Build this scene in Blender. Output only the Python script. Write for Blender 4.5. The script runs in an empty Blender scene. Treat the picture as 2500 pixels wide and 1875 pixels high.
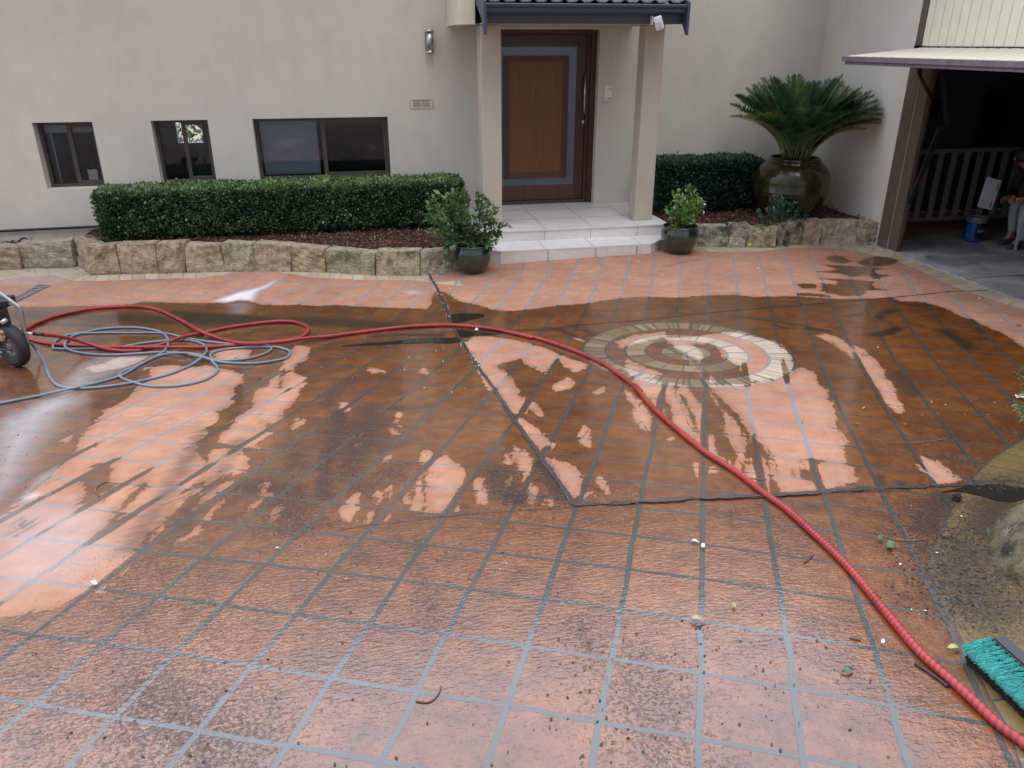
import bpy, bmesh, math, random
import numpy as np
from mathutils import Vector, Matrix
from mathutils.geometry import delaunay_2d_cdt
R = math.radians
random.seed(7); RNG = np.random.default_rng(11)
S = bpy.context.scene; COL = S.collection

# ------------------------------------------------------------------ camera
F_PX = 1899.717; CAM = np.array([0.0, 0.0, 2.4])
CR = np.array([0.98218248, -0.18792679, -0.00105013]); CU = np.array([0.07651983, 0.39480785, 0.91557167]); CF = np.array([0.17164585, 0.89933881, -0.40215347])
cd = bpy.data.cameras.new('camera'); cam = bpy.data.objects.new('camera', cd); COL.objects.link(cam)
cd.sensor_width = 36.0; cd.lens = F_PX / 2500 * 36; cd.clip_start = .05; cd.clip_end = 500
cam.matrix_world = Matrix(((CR[0], CU[0], -CF[0], CAM[0]), (CR[1], CU[1], -CF[1], CAM[1]), (CR[2], CU[2], -CF[2], CAM[2]), (0, 0, 0, 1)))
S.camera = cam
# ------------------------------------------------------------------ sky, sun, exposure
SUN_EL, SUN_AZ = R(56), R(172)          # azimuth from +Y towards +X
w = bpy.data.worlds.new('World'); S.world = w; w.use_nodes = True
nt = w.node_tree; nt.nodes.clear()
out = nt.nodes.new('ShaderNodeOutputWorld'); bg = nt.nodes.new('ShaderNodeBackground'); bg.inputs[1].default_value = .12
sky = nt.nodes.new('ShaderNodeTexSky'); sky.sky_type = 'NISHITA'; sky.sun_disc = False
sky.sun_elevation = SUN_EL; sky.sun_rotation = SUN_AZ; sky.dust_density = 3; sky.ozone_density = 1
tc = nt.nodes.new('ShaderNodeTexCoord')
no = nt.nodes.new('ShaderNodeTexNoise'); no.inputs['Scale'].default_value = 2.2; no.inputs['Detail'].default_value = 6
nt.links.new(tc.outputs['Generated'], no.inputs['Vector'])
cr = nt.nodes.new('ShaderNodeValToRGB'); cr.color_ramp.elements[0].position = .35; cr.color_ramp.elements[1].position = .7
cr.color_ramp.elements[0].color = (7.2, 7.7, 9.0, 1); cr.color_ramp.elements[1].color = (10.2, 10.8, 12.8, 1)
nt.links.new(no.outputs['Fac'], cr.inputs[0])
mx = nt.nodes.new('ShaderNodeMixRGB'); mx.inputs[0].default_value = .8
nt.links.new(sky.outputs[0], mx.inputs[1]); nt.links.new(cr.outputs[0], mx.inputs[2])
dp = nt.nodes.new('ShaderNodeVectorMath'); dp.operation = 'DOT_PRODUCT'; nt.links.new(tc.outputs['Generated'], dp.inputs[0]); dp.inputs[1].default_value = (-.12, .72, .60)   # overcast, brightest over the roofs to the north
mr = nt.nodes.new('ShaderNodeMapRange'); mr.interpolation_type = 'SMOOTHSTEP'; nt.links.new(dp.outputs['Value'], mr.inputs[0])
for i_, v_ in enumerate((-.3, .95, .53, 3.0)): mr.inputs[i_ + 1].default_value = v_
vs = nt.nodes.new('ShaderNodeVectorMath'); vs.operation = 'SCALE'; nt.links.new(mx.outputs[0], vs.inputs[0]); nt.links.new(mr.outputs[0], vs.inputs['Scale'])
nt.links.new(vs.outputs[0], bg.inputs[0]); nt.links.new(bg.outputs[0], out.inputs[0])
sd = bpy.data.lights.new('sun', 'SUN'); sd.energy = .5; sd.angle = R(25); sd.color = (1, .97, .92)
so = bpy.data.objects.new('sun', sd); COL.objects.link(so)
sdir = Vector((math.sin(SUN_AZ) * math.cos(SUN_EL), math.cos(SUN_AZ) * math.cos(SUN_EL), math.sin(SUN_EL)))
so.rotation_euler = sdir.to_track_quat('Z', 'Y').to_euler()
S.view_settings.view_transform = 'Standard'; S.view_settings.look = 'None'; S.view_settings.exposure = .13; S.view_settings.gamma = 1
S.render.engine = 'CYCLES'
S.cycles.max_bounces = 8; S.cycles.transparent_max_bounces = 16

# ------------------------------------------------------------------ the paved ground as a surface z(x, y)
ZC = [0.1019,-0.43973,0.20968,0.12673,-0.07186,0.033857,-0.045495,0.1168,0.16823,-0.029531,-0.051517,-0.057462,0.24664,-0.13882,-0.057843,-0.0014319,-0.020975,-0.070457,0.031342,-0.032051,-0.0035603]
AC = [-4.4375,-5.828,-0.37871,0.32848,0.56513,-0.064462,-0.19199,15.178,0.2428,0.65322,-0.21842,-0.35635,0.15643,0.27523,0.43321,-0.38185,-0.30399,0.22751,-0.16385,-0.22595,-0.15658,0.10204,-0.22372,-0.14598,0.089155,0.049183,0.063892,0.059604]
BC = [9.3355,12.875,0.67495,-0.88559,-0.83565,0.35512,0.1894,7.082,0.12755,-0.73558,0.13368,0.40193,-0.096164,-0.33836,-1.2847,0.75506,1.0747,-0.60201,-0.04597,-0.28608,0.60188,-0.33557,0.36943,0.38,-0.31411,0.00086099,0.040627,-0.10142]
def poly(X, Y, c, d=5, cx=7, cy=9):
    x = np.clip(X, -cx, cx) / 5; y = (np.clip(Y, .5, cy) - 5) / 4; r = 0; k = 0
    for i in range(d + 1):
        for j in range(d + 1 - i):
            r = r + c[k] * x ** i * y ** j; k += 1
    return r
def gz(X, Y):
    X = np.asarray(X, float); Y = np.asarray(Y, float)
    s = np.clip((X - 5.9) / .5, 0, 1); s = s * s * (3 - 2 * s)
    return poly(X, Y, ZC) * (1 - s) - .012 * s
def ray(px, py): return (px - 1250) * CR - (py - 937.5) * CU + F_PX * CF
def gp(px, py, dz=0.0):                                   # point of the paving seen at a pixel of the photograph
    d = ray(px, py); h = 0.0
    for _ in range(50):
        q = CAM + d * ((h - 2.4) / d[2]); h = .5 * h + .5 * (float(gz(q[0], q[1])) + dz)
    q[2] = float(gz(q[0], q[1])) + dz
    return q
def onZ(px, py, z): d = ray(px, py); return CAM + d * ((z - 2.4) / d[2])
def onY(px, py, y): d = ray(px, py); return CAM + d * (y / d[1])
def onX(px, py, x): d = ray(px, py); return CAM + d * (x / d[0])
ZOOM = {'A': (0, 640, 3.16), 'B': (600, 640, 3.16), 'C': (1200, 600, 3.16), 'D': (1800, 600, 3.16), 'E': (0, 960, 3.16), 'F': (600, 960, 3.16),
        'G': (1200, 900, 3.16), 'H': (1800, 900, 3.16), 'I': (0, 1200, 1.7696), 'J': (1250, 1200, 1.7696), 'K': (0, 600, 2.37),
        'L': (600, 650, 5.53), 'M': (900, 650, 5.53), 'N': (200, 650, 4.916), 'O': (0, 0, 1), 'P': (0, 680, 5.185), 'Q': (1600, 0, 2.37), 'R': (800, 0, 2.3694), 'T': (0, 0, 2.37)}
def pz(k, x, y): o = ZOOM[k]; return o[0] + x / o[2], o[1] + y / o[2]
def pts(k, s): return [pz(k, *map(float, t.split(','))) for t in s.split()]

# ------------------------------------------------------------------ tagging
def tag(o, label=None, cat=None, group=None, kind=None):
    if label: o['label'] = label
    if cat: o['category'] = cat
    if group: o['group'] = group
    if kind: o['kind'] = kind
    return o
def thing(name, label, cat, loc=(0, 0, 0), rz=0, group=None):
    o = bpy.data.objects.new(name, None); COL.objects.link(o); o.location = Vector([float(v) for v in loc]); o.rotation_euler = (0, 0, rz)
    o.empty_display_size = .1
    return tag(o, label, cat, group)
def link(name, me, mat, parent=None):
    o = bpy.data.objects.new(name, me); COL.objects.link(o)
    if mat is not None:
        me.materials.clear(); me.materials.append(mat)
    if parent: o.parent = parent
    return o

# ------------------------------------------------------------------ materials
class N:
    def __init__(s, name):
        s.m = bpy.data.materials.new(name); s.m.use_nodes = True; s.t = s.m.node_tree; s.n = s.t.nodes
        s.b = s.n['Principled BSDF']
    def put(s, sock, v):
        if hasattr(v, 'is_output') or isinstance(v, bpy.types.NodeSocket): s.t.links.new(v, sock)
        elif v is not None:
            if isinstance(v, (tuple, list)) and len(v) == 3 and sock.type == 'RGBA': v = (*v, 1)
            sock.default_value = v
    def new(s, t, **k):
        n = s.n.new(t)
        for a, b in k.items(): setattr(n, a, b)
        return n
    def ma(s, op, a, b=None, c=None, cl=False):
        n = s.new('ShaderNodeMath', operation=op, use_clamp=cl); s.put(n.inputs[0], a)
        if b is not None: s.put(n.inputs[1], b)
        if c is not None: s.put(n.inputs[2], c)
        return n.outputs[0]
    def sm(s, v, a, b, lo=0, hi=1):
        n = s.new('ShaderNodeMapRange', interpolation_type='SMOOTHSTEP'); s.put(n.inputs[0], v); s.put(n.inputs[1], a); s.put(n.inputs[2], b); s.put(n.inputs[3], lo); s.put(n.inputs[4], hi)
        return n.outputs[0]
    def mix(s, f, a, b, bt='MIX'):
        n = s.new('ShaderNodeMixRGB', blend_type=bt); s.put(n.inputs[0], f); s.put(n.inputs[1], a); s.put(n.inputs[2], b); return n.outputs[0]
    def attr(s, a): n = s.new('ShaderNodeAttribute'); n.attribute_name = a; return n.outputs['Fac']
    def pos(s): return s.new('ShaderNodeNewGeometry').outputs['Position']
    def obj(s): return s.new('ShaderNodeTexCoord').outputs['Object']
    def scl(s, v, sc): n = s.new('ShaderNodeVectorMath', operation='MULTIPLY'); s.put(n.inputs[0], v); n.inputs[1].default_value = sc; return n.outputs[0]
    def noise(s, v, sc, det=3, ro=.55, dist=0):
        n = s.new('ShaderNodeTexNoise'); s.put(n.inputs['Vector'], v); n.inputs['Scale'].default_value = sc; n.inputs['Detail'].default_value = det
        n.inputs['Roughness'].default_value = ro; n.inputs['Distortion'].default_value = dist; return n.outputs['Fac']
    def vor(s, v, sc, feat='F1', rnd=1):
        n = s.new('ShaderNodeTexVoronoi', feature=feat); s.put(n.inputs['Vector'], v); n.inputs['Scale'].default_value = sc; n.inputs['Randomness'].default_value = rnd; return n.outputs[0]
    def ramp(s, f, *st):
        n = s.new('ShaderNodeValToRGB'); s.put(n.inputs[0], f); e = n.color_ramp.elements
        while len(e) < len(st): e.new(.5)
        for i, (p, c) in enumerate(st): e[i].position = p; e[i].color = (*c, 1)
        return n.outputs[0]
    def bump(s, h, st, dist, nrm=None):
        n = s.new('ShaderNodeBump'); s.put(n.inputs['Strength'], st); n.inputs['Distance'].default_value = dist; s.put(n.inputs['Height'], h)
        if nrm is not None: s.put(n.inputs['Normal'], nrm)
        return n.outputs[0]
    def fin(s, col=None, rough=None, nrm=None, **k):
        if col is not None: s.put(s.b.inputs['Base Color'], col)
        if rough is not None: s.put(s.b.inputs['Roughness'], rough)
        if nrm is not None: s.put(s.b.inputs['Normal'], nrm)
        for a, v in k.items(): s.put(s.b.inputs[a.replace('_', ' ')], v)
        return s.m

def simple(name, c, rough=.5, var=.12, sc=8, bump=0, bsc=60, **k):
    n = N(name); p = n.obj(); f = n.noise(p, sc, 4)
    col = n.ramp(f, (.3, tuple(v * (1 - var) for v in c)), (.7, tuple(min(1, v * (1 + var)) for v in c)))
    nr = n.bump(n.noise(p, bsc, 4), bump, .01) if bump else None
    r = n.ma('ADD', n.ma('MULTIPLY', n.noise(p, sc * 3, 3), .16), rough - .08)
    return n.fin(col, r, nr, **k)

def render_wall(name, c):
    n = N(name); p = n.pos()
    f = n.noise(p, .9, 5, .6); f2 = n.noise(n.scl(p, (1, 1, .5)), 5, 5, .65); f3 = n.noise(p, 240, 2)
    t = n.ma('ADD', n.ma('MULTIPLY', f, .6), n.ma('MULTIPLY', f2, .4))
    col = n.ramp(t, (.38, tuple(v * .93 for v in c)), (.5, c), (.66, tuple(min(1, v * 1.07) for v in c)))
    # thin run stains below openings and a few scuffs
    st = n.noise(n.scl(p, (7, 7, .35)), 2.2, 4, .6); col = n.mix(n.sm(st, .62, .8, 0, .18), col, tuple(v * .62 for v in c))
    sep = n.new('ShaderNodeSeparateXYZ'); n.put(sep.inputs[0], p)
    low = n.ma('MULTIPLY', n.sm(sep.outputs[2], .05, .5, 1, 0), n.sm(n.noise(p, 6, 5), .35, .75))
    col = n.mix(n.ma('MULTIPLY', low, .35), col, (c[0] * .5, c[1] * .48, c[2] * .4))
    return n.fin(col, .88, n.bump(n.ma('ADD', n.ma('MULTIPLY', n.noise(p, 420, 3), .5), n.noise(p, 30, 3)), .22, .006))

M = {}
M['wall'] = render_wall('rendered wall', (.62, .59, .515))
M['column'] = render_wall('rendered column', (.50, .44, .36))
M['frame'] = simple('bronze aluminium', (.085, .075, .065), .38, Metallic=.3)
M['steel'] = simple('brushed steel', (.5, .5, .5), .33, Metallic=1.0)
M['fascia'] = simple('slate blue paint', (.045, .06, .088), .42, var=.08)
M['cream'] = simple('cream paint', (.74, .70, .53), .5, var=.05)
M['brown'] = simple('brown painted timber', (.105, .078, .056), .6, var=.15)
M['lining'] = simple('pale grey lining', (.26, .22, .24), .6, var=.15)
M['dark'] = simple('dark void', (.012, .013, .016), .7)
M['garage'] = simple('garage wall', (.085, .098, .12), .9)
M['black'] = simple('black steel', (.016, .017, .02), .4)
M['blackplastic'] = simple('black plastic', (.012, .013, .018), .35)
M['white'] = simple('white plastic', (.78, .79, .8), .35, var=.03)
M['offwhite'] = simple('pale board', (.5, .52, .56), .5, var=.06)
M['teal'] = simple('turquoise bristle', (.10, .56, .50), .42, var=.15, sc=60)
M['soot'] = simple('soiled bristle', (.012, .014, .013), .5)
M['rubber'] = simple('rubber tyre', (.018, .018, .02), .6, bump=.3)
M['brass'] = simple('brass', (.48, .33, .12), .3, Metallic=1.0)
M['copperplastic'] = simple('orange plastic', (.42, .14, .06), .5)
M['bluepaint'] = simple('blue tin label', (.01, .08, .36), .3)
M['skin'] = simple('skin', (.32, .17, .12), .55, var=.08)
M['jumper'] = simple('black knit', (.012, .012, .016), .9)
M['trouser'] = simple('grey cotton', (.30, .31, .31), .9, var=.12, sc=14)
M['shoe'] = simple('brown suede', (.06, .045, .033), .9)
M['hair'] = simple('dark hair', (.01, .008, .007), .6)
M['slat'] = simple('timber slats', (.17, .145, .13), .7)
M['soil'] = simple('dark soil', (.03, .017, .012), .95, var=.4, sc=40, bump=.8, bsc=90)
M['twig'] = simple('twig', (.15, .095, .06), .8, var=.3)
M['barkmid'] = simple('stem', (.09, .075, .045), .8)
M['whitechip'] = simple('pale chips', (.72, .68, .6), .7)
M['bluehose'] = simple('blue grey hose', (.17, .215, .25), .38, var=.15, sc=3)
M['mortar'] = simple('mortar', (.26, .235, .2), .95, bump=.5)
M['indoor'] = simple('indoor wall', (.30, .33, .37), .8)
M['blind'] = simple('roller blind', (.42, .46, .52), .7, var=.05)
M['concretetile'] = simple('concrete roof tile', (.20, .19, .20), .85, var=.35, sc=25, bump=.6)
M['tin'] = simple('tin', (.6, .62, .64), .3, Metallic=.8)

def wood(name, c1, c2, rough=.42, sc=1.0):
    n = N(name); p = n.obj(); g = n.noise(n.scl(p, (38 * sc, 38 * sc, 1.3 * sc)), 1, 6, .6, .6); g2 = n.noise(n.scl(p, (140, 140, 5)), 1, 3)
    col = n.ramp(n.ma('ADD', n.ma('MULTIPLY', g, .75), n.ma('MULTIPLY', g2, .25)), (.34, c1), (.66, c2))
    return n.fin(col, rough, n.bump(g2, .12, .004), Coat_Weight=.08, Coat_Roughness=.3)
M['doorpanel'] = wood('oak veneer', (.145, .050, .010), (.215, .080, .017), .5)
M['doordark'] = wood('dark stained timber', (.045, .013, .010), (.085, .024, .017), .38)
M['doormid'] = wood('red brown timber', (.07, .025, .014), (.125, .048, .026), .42)
n = N('frosted blue glass'); M['frost'] = n.fin((.075, .115, .14), .16, None, Metallic=.2, Coat_Weight=.6, Coat_Roughness=.12)
n = N('window glass')
tr = n.new('ShaderNodeBsdfTransparent'); tr.inputs[0].default_value = (.86, .89, .9, 1); gl = n.new('ShaderNodeBsdfGlossy'); gl.inputs['Roughness'].default_value = .01
fr = n.new('ShaderNodeFresnel'); fr.inputs[0].default_value = 1.48
ms = n.new('ShaderNodeMixShader'); n.put(ms.inputs[0], fr.outputs[0]); n.put(ms.inputs[1], tr.outputs[0]); n.put(ms.inputs[2], gl.outputs[0])
n.t.links.new(ms.outputs[0], n.n['Material Output'].inputs[0]); M['glass'] = n.m
n = N('glazed green pot'); p = n.obj(); f = n.noise(p, 6, 4)
M['glaze'] = n.fin(n.ramp(f, (.35, (.008, .02, .016)), (.7, (.02, .045, .035))), .07, None, Coat_Weight=1.0, Coat_Roughness=.03)
n = N('olive glaze'); p = n.obj(); f = n.noise(n.scl(p, (3, 3, 1)), 3, 5, .6)
M['olive'] = n.fin(n.ramp(f, (.3, (.014, .013, .004)), (.7, (.042, .036, .010))), .22, n.bump(n.noise(p, 9, 2), .15, .02), Coat_Weight=.35, Coat_Roughness=.07, IOR=1.35)
def stonemat(dk=1.0):
    n = N('sandstone'); p = n.pos(); oi = n.new('ShaderNodeObjectInfo')
    off = n.new('ShaderNodeVectorMath', operation='ADD'); n.put(off.inputs[0], p); n.put(off.inputs[1], n.scl(oi.outputs['Random'], (37, 17, 9))); q = off.outputs[0]
    f = n.noise(q, 7, 6, .62, .5); band = n.noise(n.scl(q, (2, 2, 9)), 2.2, 4, .6, 1.2)
    warm = n.ramp(f, (.3, (.30, .23, .14)), (.5, (.50, .41, .29)), (.7, (.68, .60, .48)))
    cool = n.ramp(f, (.3, (.27, .265, .21)), (.5, (.46, .45, .38)), (.7, (.66, .64, .56)))
    col = n.mix(oi.outputs['Random'], cool, warm)
    rr_ = n.ma('FRACT', n.ma('MULTIPLY', oi.outputs['Random'], 7.3)); tn = n.ramp(rr_, (0, (.82, .86, .74)), (.25, (1.0, .93, .84)), (.45, (.92, .80, .74)), (.6, (1.0, .86, .58)), (.8, (.80, .84, .80)), (1, (1.0, .96, .88))); col = n.mix(.85, col, tn, 'MULTIPLY')
    col = n.mix(n.sm(band, .58, .68, 0, .6), col, n.mix(rr_, (.36, .19, .07), (.20, .10, .07)))
    col = n.mix(n.sm(n.noise(q, 45, 5, .75), .56, .70, 0, .45), col, (.10, .085, .055))
    moss = n.ma('MULTIPLY', n.sm(n.noise(q, 5, 5, .7), .48, .7), .55)
    at = n.attr('moss'); moss = n.ma('MULTIPLY', moss, n.ma('ADD', .2, n.ma('MULTIPLY', at, 1.7)), cl=True)
    col = n.mix(moss, col, (.055, .06, .022))
    sep = n.new('ShaderNodeSeparateXYZ'); n.put(sep.inputs[0], p)
    damp = n.ma('MULTIPLY', n.sm(sep.outputs[2], -.16, -.03, 1, 0), .6)
    col = n.mix(damp, col, (.04, .04, .025))
    if dk < 1: col = n.mix(1, col, (dk, dk * .95, dk * .8), 'MULTIPLY'); col = n.mix(n.sm(n.noise(q, 11, 6, .75), .55, .66, 0, .7), col, (.30, .30, .24)); col = n.mix(n.sm(n.noise(q, 60, 4, .8), .6, .72, 0, .6), col, (.03, .03, .02))
    h = n.ma('ADD', n.noise(q, 28, 6, .65), n.ma('MULTIPLY', n.vor(q, 60), .2))
    return n.fin(col, .9, n.bump(h, 1.0, .045))
M['stone'] = stonemat(); M['boulder'] = stonemat(.38)
def leafmat(name, cols, rough=.38, tr=.12):
    n = N(name); r = n.attr('rnd'); st = [(i / (len(cols) - 1), c) for i, c in enumerate(cols)]
    n.fin(n.ramp(r, *st), rough)
    t = n.new('ShaderNodeBsdfTranslucent'); n.put(t.inputs[0], n.ramp(r, *[(a, tuple(min(1, v * 1.6) for v in c)) for a, c in st]))
    ms = n.new('ShaderNodeMixShader'); ms.inputs[0].default_value = tr; n.put(ms.inputs[1], n.b.outputs[0]); n.put(ms.inputs[2], t.outputs[0])
    n.t.links.new(ms.outputs[0], n.n['Material Output'].inputs[0]); return n.m
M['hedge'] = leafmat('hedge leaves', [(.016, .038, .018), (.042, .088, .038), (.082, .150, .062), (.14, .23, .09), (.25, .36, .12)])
M['hedgedark'] = leafmat('dark hedge leaves', [(.008, .022, .014), (.018, .048, .030), (.038, .088, .052), (.08, .16, .08)])
M['gardenia'] = leafmat('broad leaves', [(.03, .07, .025), (.055, .12, .04), (.085, .165, .055), (.14, .23, .08)], .3)
M['lime'] = leafmat('bright leaves', [(.04, .10, .015), (.08, .19, .025), (.14, .29, .05), (.24, .38, .12)], .35)
M['bluegreen'] = leafmat('blue green leaves', [(.018, .055, .04), (.032, .095, .068), (.06, .14, .10), (.12, .07, .05)], .45)
M['frond'] = leafmat('cycad leaflets', [(.018, .052, .028), (.034, .092, .042), (.055, .135, .05), (.16, .18, .04)], .3, .08)
M['yellowfrond'] = leafmat('yellowing leaflets', [(.10, .13, .02), (.26, .23, .03), (.34, .26, .04)], .4)
M['rachis'] = simple('frond stem', (.16, .20, .06), .5)
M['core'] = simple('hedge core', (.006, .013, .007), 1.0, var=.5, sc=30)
M['mulchbase'] = simple('mulch base', (.05, .018, .012), .95, var=.5, sc=60, bump=1, bsc=120)
M['chip'] = leafmat('bark chips', [(.04, .012, .008), (.10, .03, .018), (.17, .06, .035), (.32, .20, .13)], .8, 0)
M['treeleaf'] = leafmat('garden leaves', [(.03, .08, .02), (.07, .17, .04), (.14, .28, .08)], .4)
M['fallyellow'] = simple('yellow leaf', (.42, .36, .12), .5, var=.3, sc=30)
M['falltan'] = simple('tan leaf', (.40, .29, .15), .5, var=.3, sc=30)
M['fallbrown'] = simple('brown leaf', (.11, .05, .028), .5, var=.3, sc=30)
M['fallgreen'] = simple('green leaf', (.06, .12, .03), .4, var=.3, sc=30)
M['fruit'] = simple('yellow green fruit', (.42, .5, .07), .4)
M['water'] = (lambda n: n.fin((.025, .02, .015), .03, n.bump(n.noise(n.scl(n.pos(), (9, 26, 1)), 1, 3), .05, .01)))(N('standing water'))
def marble():
    n = N('white porch tile'); p = n.pos(); f = n.noise(p, 3, 8, .7, 2.0); v = n.sm(n.ma('ABSOLUTE', n.ma('SUBTRACT', f, .5)), 0, .03, 1, 0)
    col = n.ramp(n.noise(p, 2, 4), (.3, (.63, .605, .565)), (.7, (.74, .715, .68)))
    col = n.mix(n.ma('MULTIPLY', v, .25), col, (.36, .34, .33))
    col = n.mix(n.sm(n.noise(p, 14, 5, .7), .6, .8, 0, .3), col, (.36, .32, .28))
    return n.fin(col, .42, n.bump(n.noise(p, 90, 3), .06, .003))
M['porchtile'] = marble()
M['porchgrout'] = simple('porch grout', (.13, .12, .115), .8)
def concrete():
    n = N('garage concrete'); p = n.pos(); f = n.noise(p, 2.2, 7, .65, .4)
    col = n.ramp(f, (.33, (.17, .17, .165)), (.5, (.31, .305, .295)), (.68, (.44, .43, .415)))
    return n.fin(col, n.sm(f, .35, .6, .3, .75), n.bump(n.noise(p, 120, 4), .25, .004))
M['slab'] = concrete()
n = N('red hose'); p = n.pos(); g = n.attr('grv')
M['redhose'] = n.fin(n.mix(g, n.ramp(n.noise(p, 5, 4), (.25, (.20, .020, .018)), (.5, (.38, .030, .026)), (.75, (.45, .042, .034))), (.10, .010, .012)), .42)

# ------------------------------------------------------------------ mesh helpers
def mesh_np(name, V, Fc, attrs=None, smooth=False):
    V = np.asarray(V, dtype=np.float32).reshape(-1, 3); Fc = np.asarray(Fc, dtype=np.int32); k = Fc.shape[1]
    me = bpy.data.meshes.new(name); me.vertices.add(len(V)); me.vertices.foreach_set('co', V.ravel())
    me.loops.add(Fc.size); me.loops.foreach_set('vertex_index', Fc.ravel()); me.polygons.add(len(Fc))
    me.polygons.foreach_set('loop_start', np.arange(0, Fc.size, k, dtype=np.int32))
    if smooth: me.polygons.foreach_set('use_smooth', np.ones(len(Fc), dtype=bool))
    me.update(calc_edges=True)
    for a, v in (attrs or {}).items():
        at = me.attributes.new(a, 'FLOAT', 'POINT'); at.data.foreach_set('value', np.asarray(v, dtype=np.float32).ravel())
    return me
class MB:
    def __init__(s): s.bm = bmesh.new()
    def box(s, x0, x1, y0, y1, z0, z1, bev=0):
        vs = [s.bm.verts.new(v) for v in ((x0, y0, z0), (x1, y0, z0), (x1, y1, z0), (x0, y1, z0), (x0, y0, z1), (x1, y0, z1), (x1, y1, z1), (x0, y1, z1))]
        fs = [s.bm.faces.new([vs[i] for i in q]) for q in ((0, 3, 2, 1), (4, 5, 6, 7), (0, 1, 5, 4), (1, 2, 6, 5), (2, 3, 7, 6), (3, 0, 4, 7))]
        if bev:
            es = list({e for f in fs for e in f.edges}); bmesh.ops.bevel(s.bm, geom=es, offset=bev, segments=2, affect='EDGES', profile=.5)
        return s
    def prism(s, poly2, axis, a, b):                     # extrude a 2D outline along an axis ('x','y','z')
        def P(u, v, t): return (t, u, v) if axis == 'x' else (u, t, v) if axis == 'y' else (u, v, t)
        A = [s.bm.verts.new(P(u, v, a)) for u, v in poly2]; B = [s.bm.verts.new(P(u, v, b)) for u, v in poly2]; n = len(A)
        s.bm.faces.new(A[::-1]); s.bm.faces.new(B)
        for i in range(n): s.bm.faces.new((A[i], A[(i + 1) % n], B[(i + 1) % n], B[i]))
        return s
    def hexa(s, c8):
        vs = [s.bm.verts.new(tuple(map(float, v))) for v in c8]
        for q in ((0, 3, 2, 1), (4, 5, 6, 7), (0, 1, 5, 4), (1, 2, 6, 5), (2, 3, 7, 6), (3, 0, 4, 7)): s.bm.faces.new([vs[i] for i in q])
        return s
    def bar(s, p0, p1, wx, wy):
        p0 = Vector(p0); p1 = Vector(p1); d = (p1 - p0).normalized(); up = Vector((0, 0, 1)) if abs(d.z) < .95 else Vector((0, 1, 0))
        a = d.cross(up).normalized() * wx / 2; b = d.cross(a).normalized() * wy / 2
        return s.hexa([p0 - a - b, p0 + a - b, p0 + a + b, p0 - a + b, p1 - a - b, p1 + a - b, p1 + a + b, p1 - a + b])
    def tube(s, P, r, seg=10, cap=True):
        P = [Vector([float(c) for c in p]) for p in P]; rings = []; prev = None
        for i, p in enumerate(P):
            d = (P[min(i + 1, len(P) - 1)] - P[max(i - 1, 0)]).normalized()
            if prev is None: u = d.orthogonal().normalized()
            else: u = (prev - d * prev.dot(d)).normalized()
            prev = u; v = d.cross(u); rr = r[i] if isinstance(r, (list, tuple)) else r
            rings.append([s.bm.verts.new(p + (u * math.cos(2 * math.pi * k / seg) + v * math.sin(2 * math.pi * k / seg)) * rr) for k in range(seg)])
        for a, b in zip(rings, rings[1:]):
            for k in range(seg): s.bm.faces.new((a[k], a[(k + 1) % seg], b[(k + 1) % seg], b[k])).smooth = True
        if cap: s.bm.faces.new(rings[0][::-1]); s.bm.faces.new(rings[-1])
        return s
    def lathe(s, prof, c=(0, 0, 0), seg=48, axis='z'):
        rings = []
        for r, z in prof:
            ring = []
            for k in range(seg):
                a = 2 * math.pi * k / seg; x, y = r * math.cos(a), r * math.sin(a)
                q = (x, y, z) if axis == 'z' else (x, z, y) if axis == 'y' else (z, x, y)
                ring.append(s.bm.verts.new((q[0] + c[0], q[1] + c[1], q[2] + c[2])))
            rings.append(ring)
        for a, b in zip(rings, rings[1:]):
            for k in range(seg): s.bm.faces.new((a[k], a[(k + 1) % seg], b[(k + 1) % seg], b[k])).smooth = True
        return s
    def out(s, name, mat, parent=None):
        bmesh.ops.recalc_face_normals(s.bm, faces=s.bm.faces[:])
        me = bpy.data.meshes.new(name); s.bm.to_mesh(me); s.bm.free(); return link(name, me, mat, parent)
def smooth_path(P, step):                                 # Catmull-Rom resampled at equal steps
    P = np.array(P, float); P = np.vstack([2 * P[0] - P[1], P, 2 * P[-1] - P[-2]]); o = []
    for i in range(1, len(P) - 2):
        t = np.linspace(0, 1, 24, endpoint=False)[:, None]; a, b, c, d = P[i - 1:i + 3]
        o.append(.5 * (2 * b + (c - a) * t + (2 * a - 5 * b + 4 * c - d) * t ** 2 + (3 * b - a - 3 * c + d) * t ** 3))
    o = np.vstack(o + [P[-2:-1]]); L = np.r_[0, np.cumsum(np.linalg.norm(np.diff(o, axis=0), axis=1))]
    s = np.arange(0, L[-1], step); return np.stack([np.interp(s, L, o[:, k]) for k in range(o.shape[1])], 1)

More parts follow.
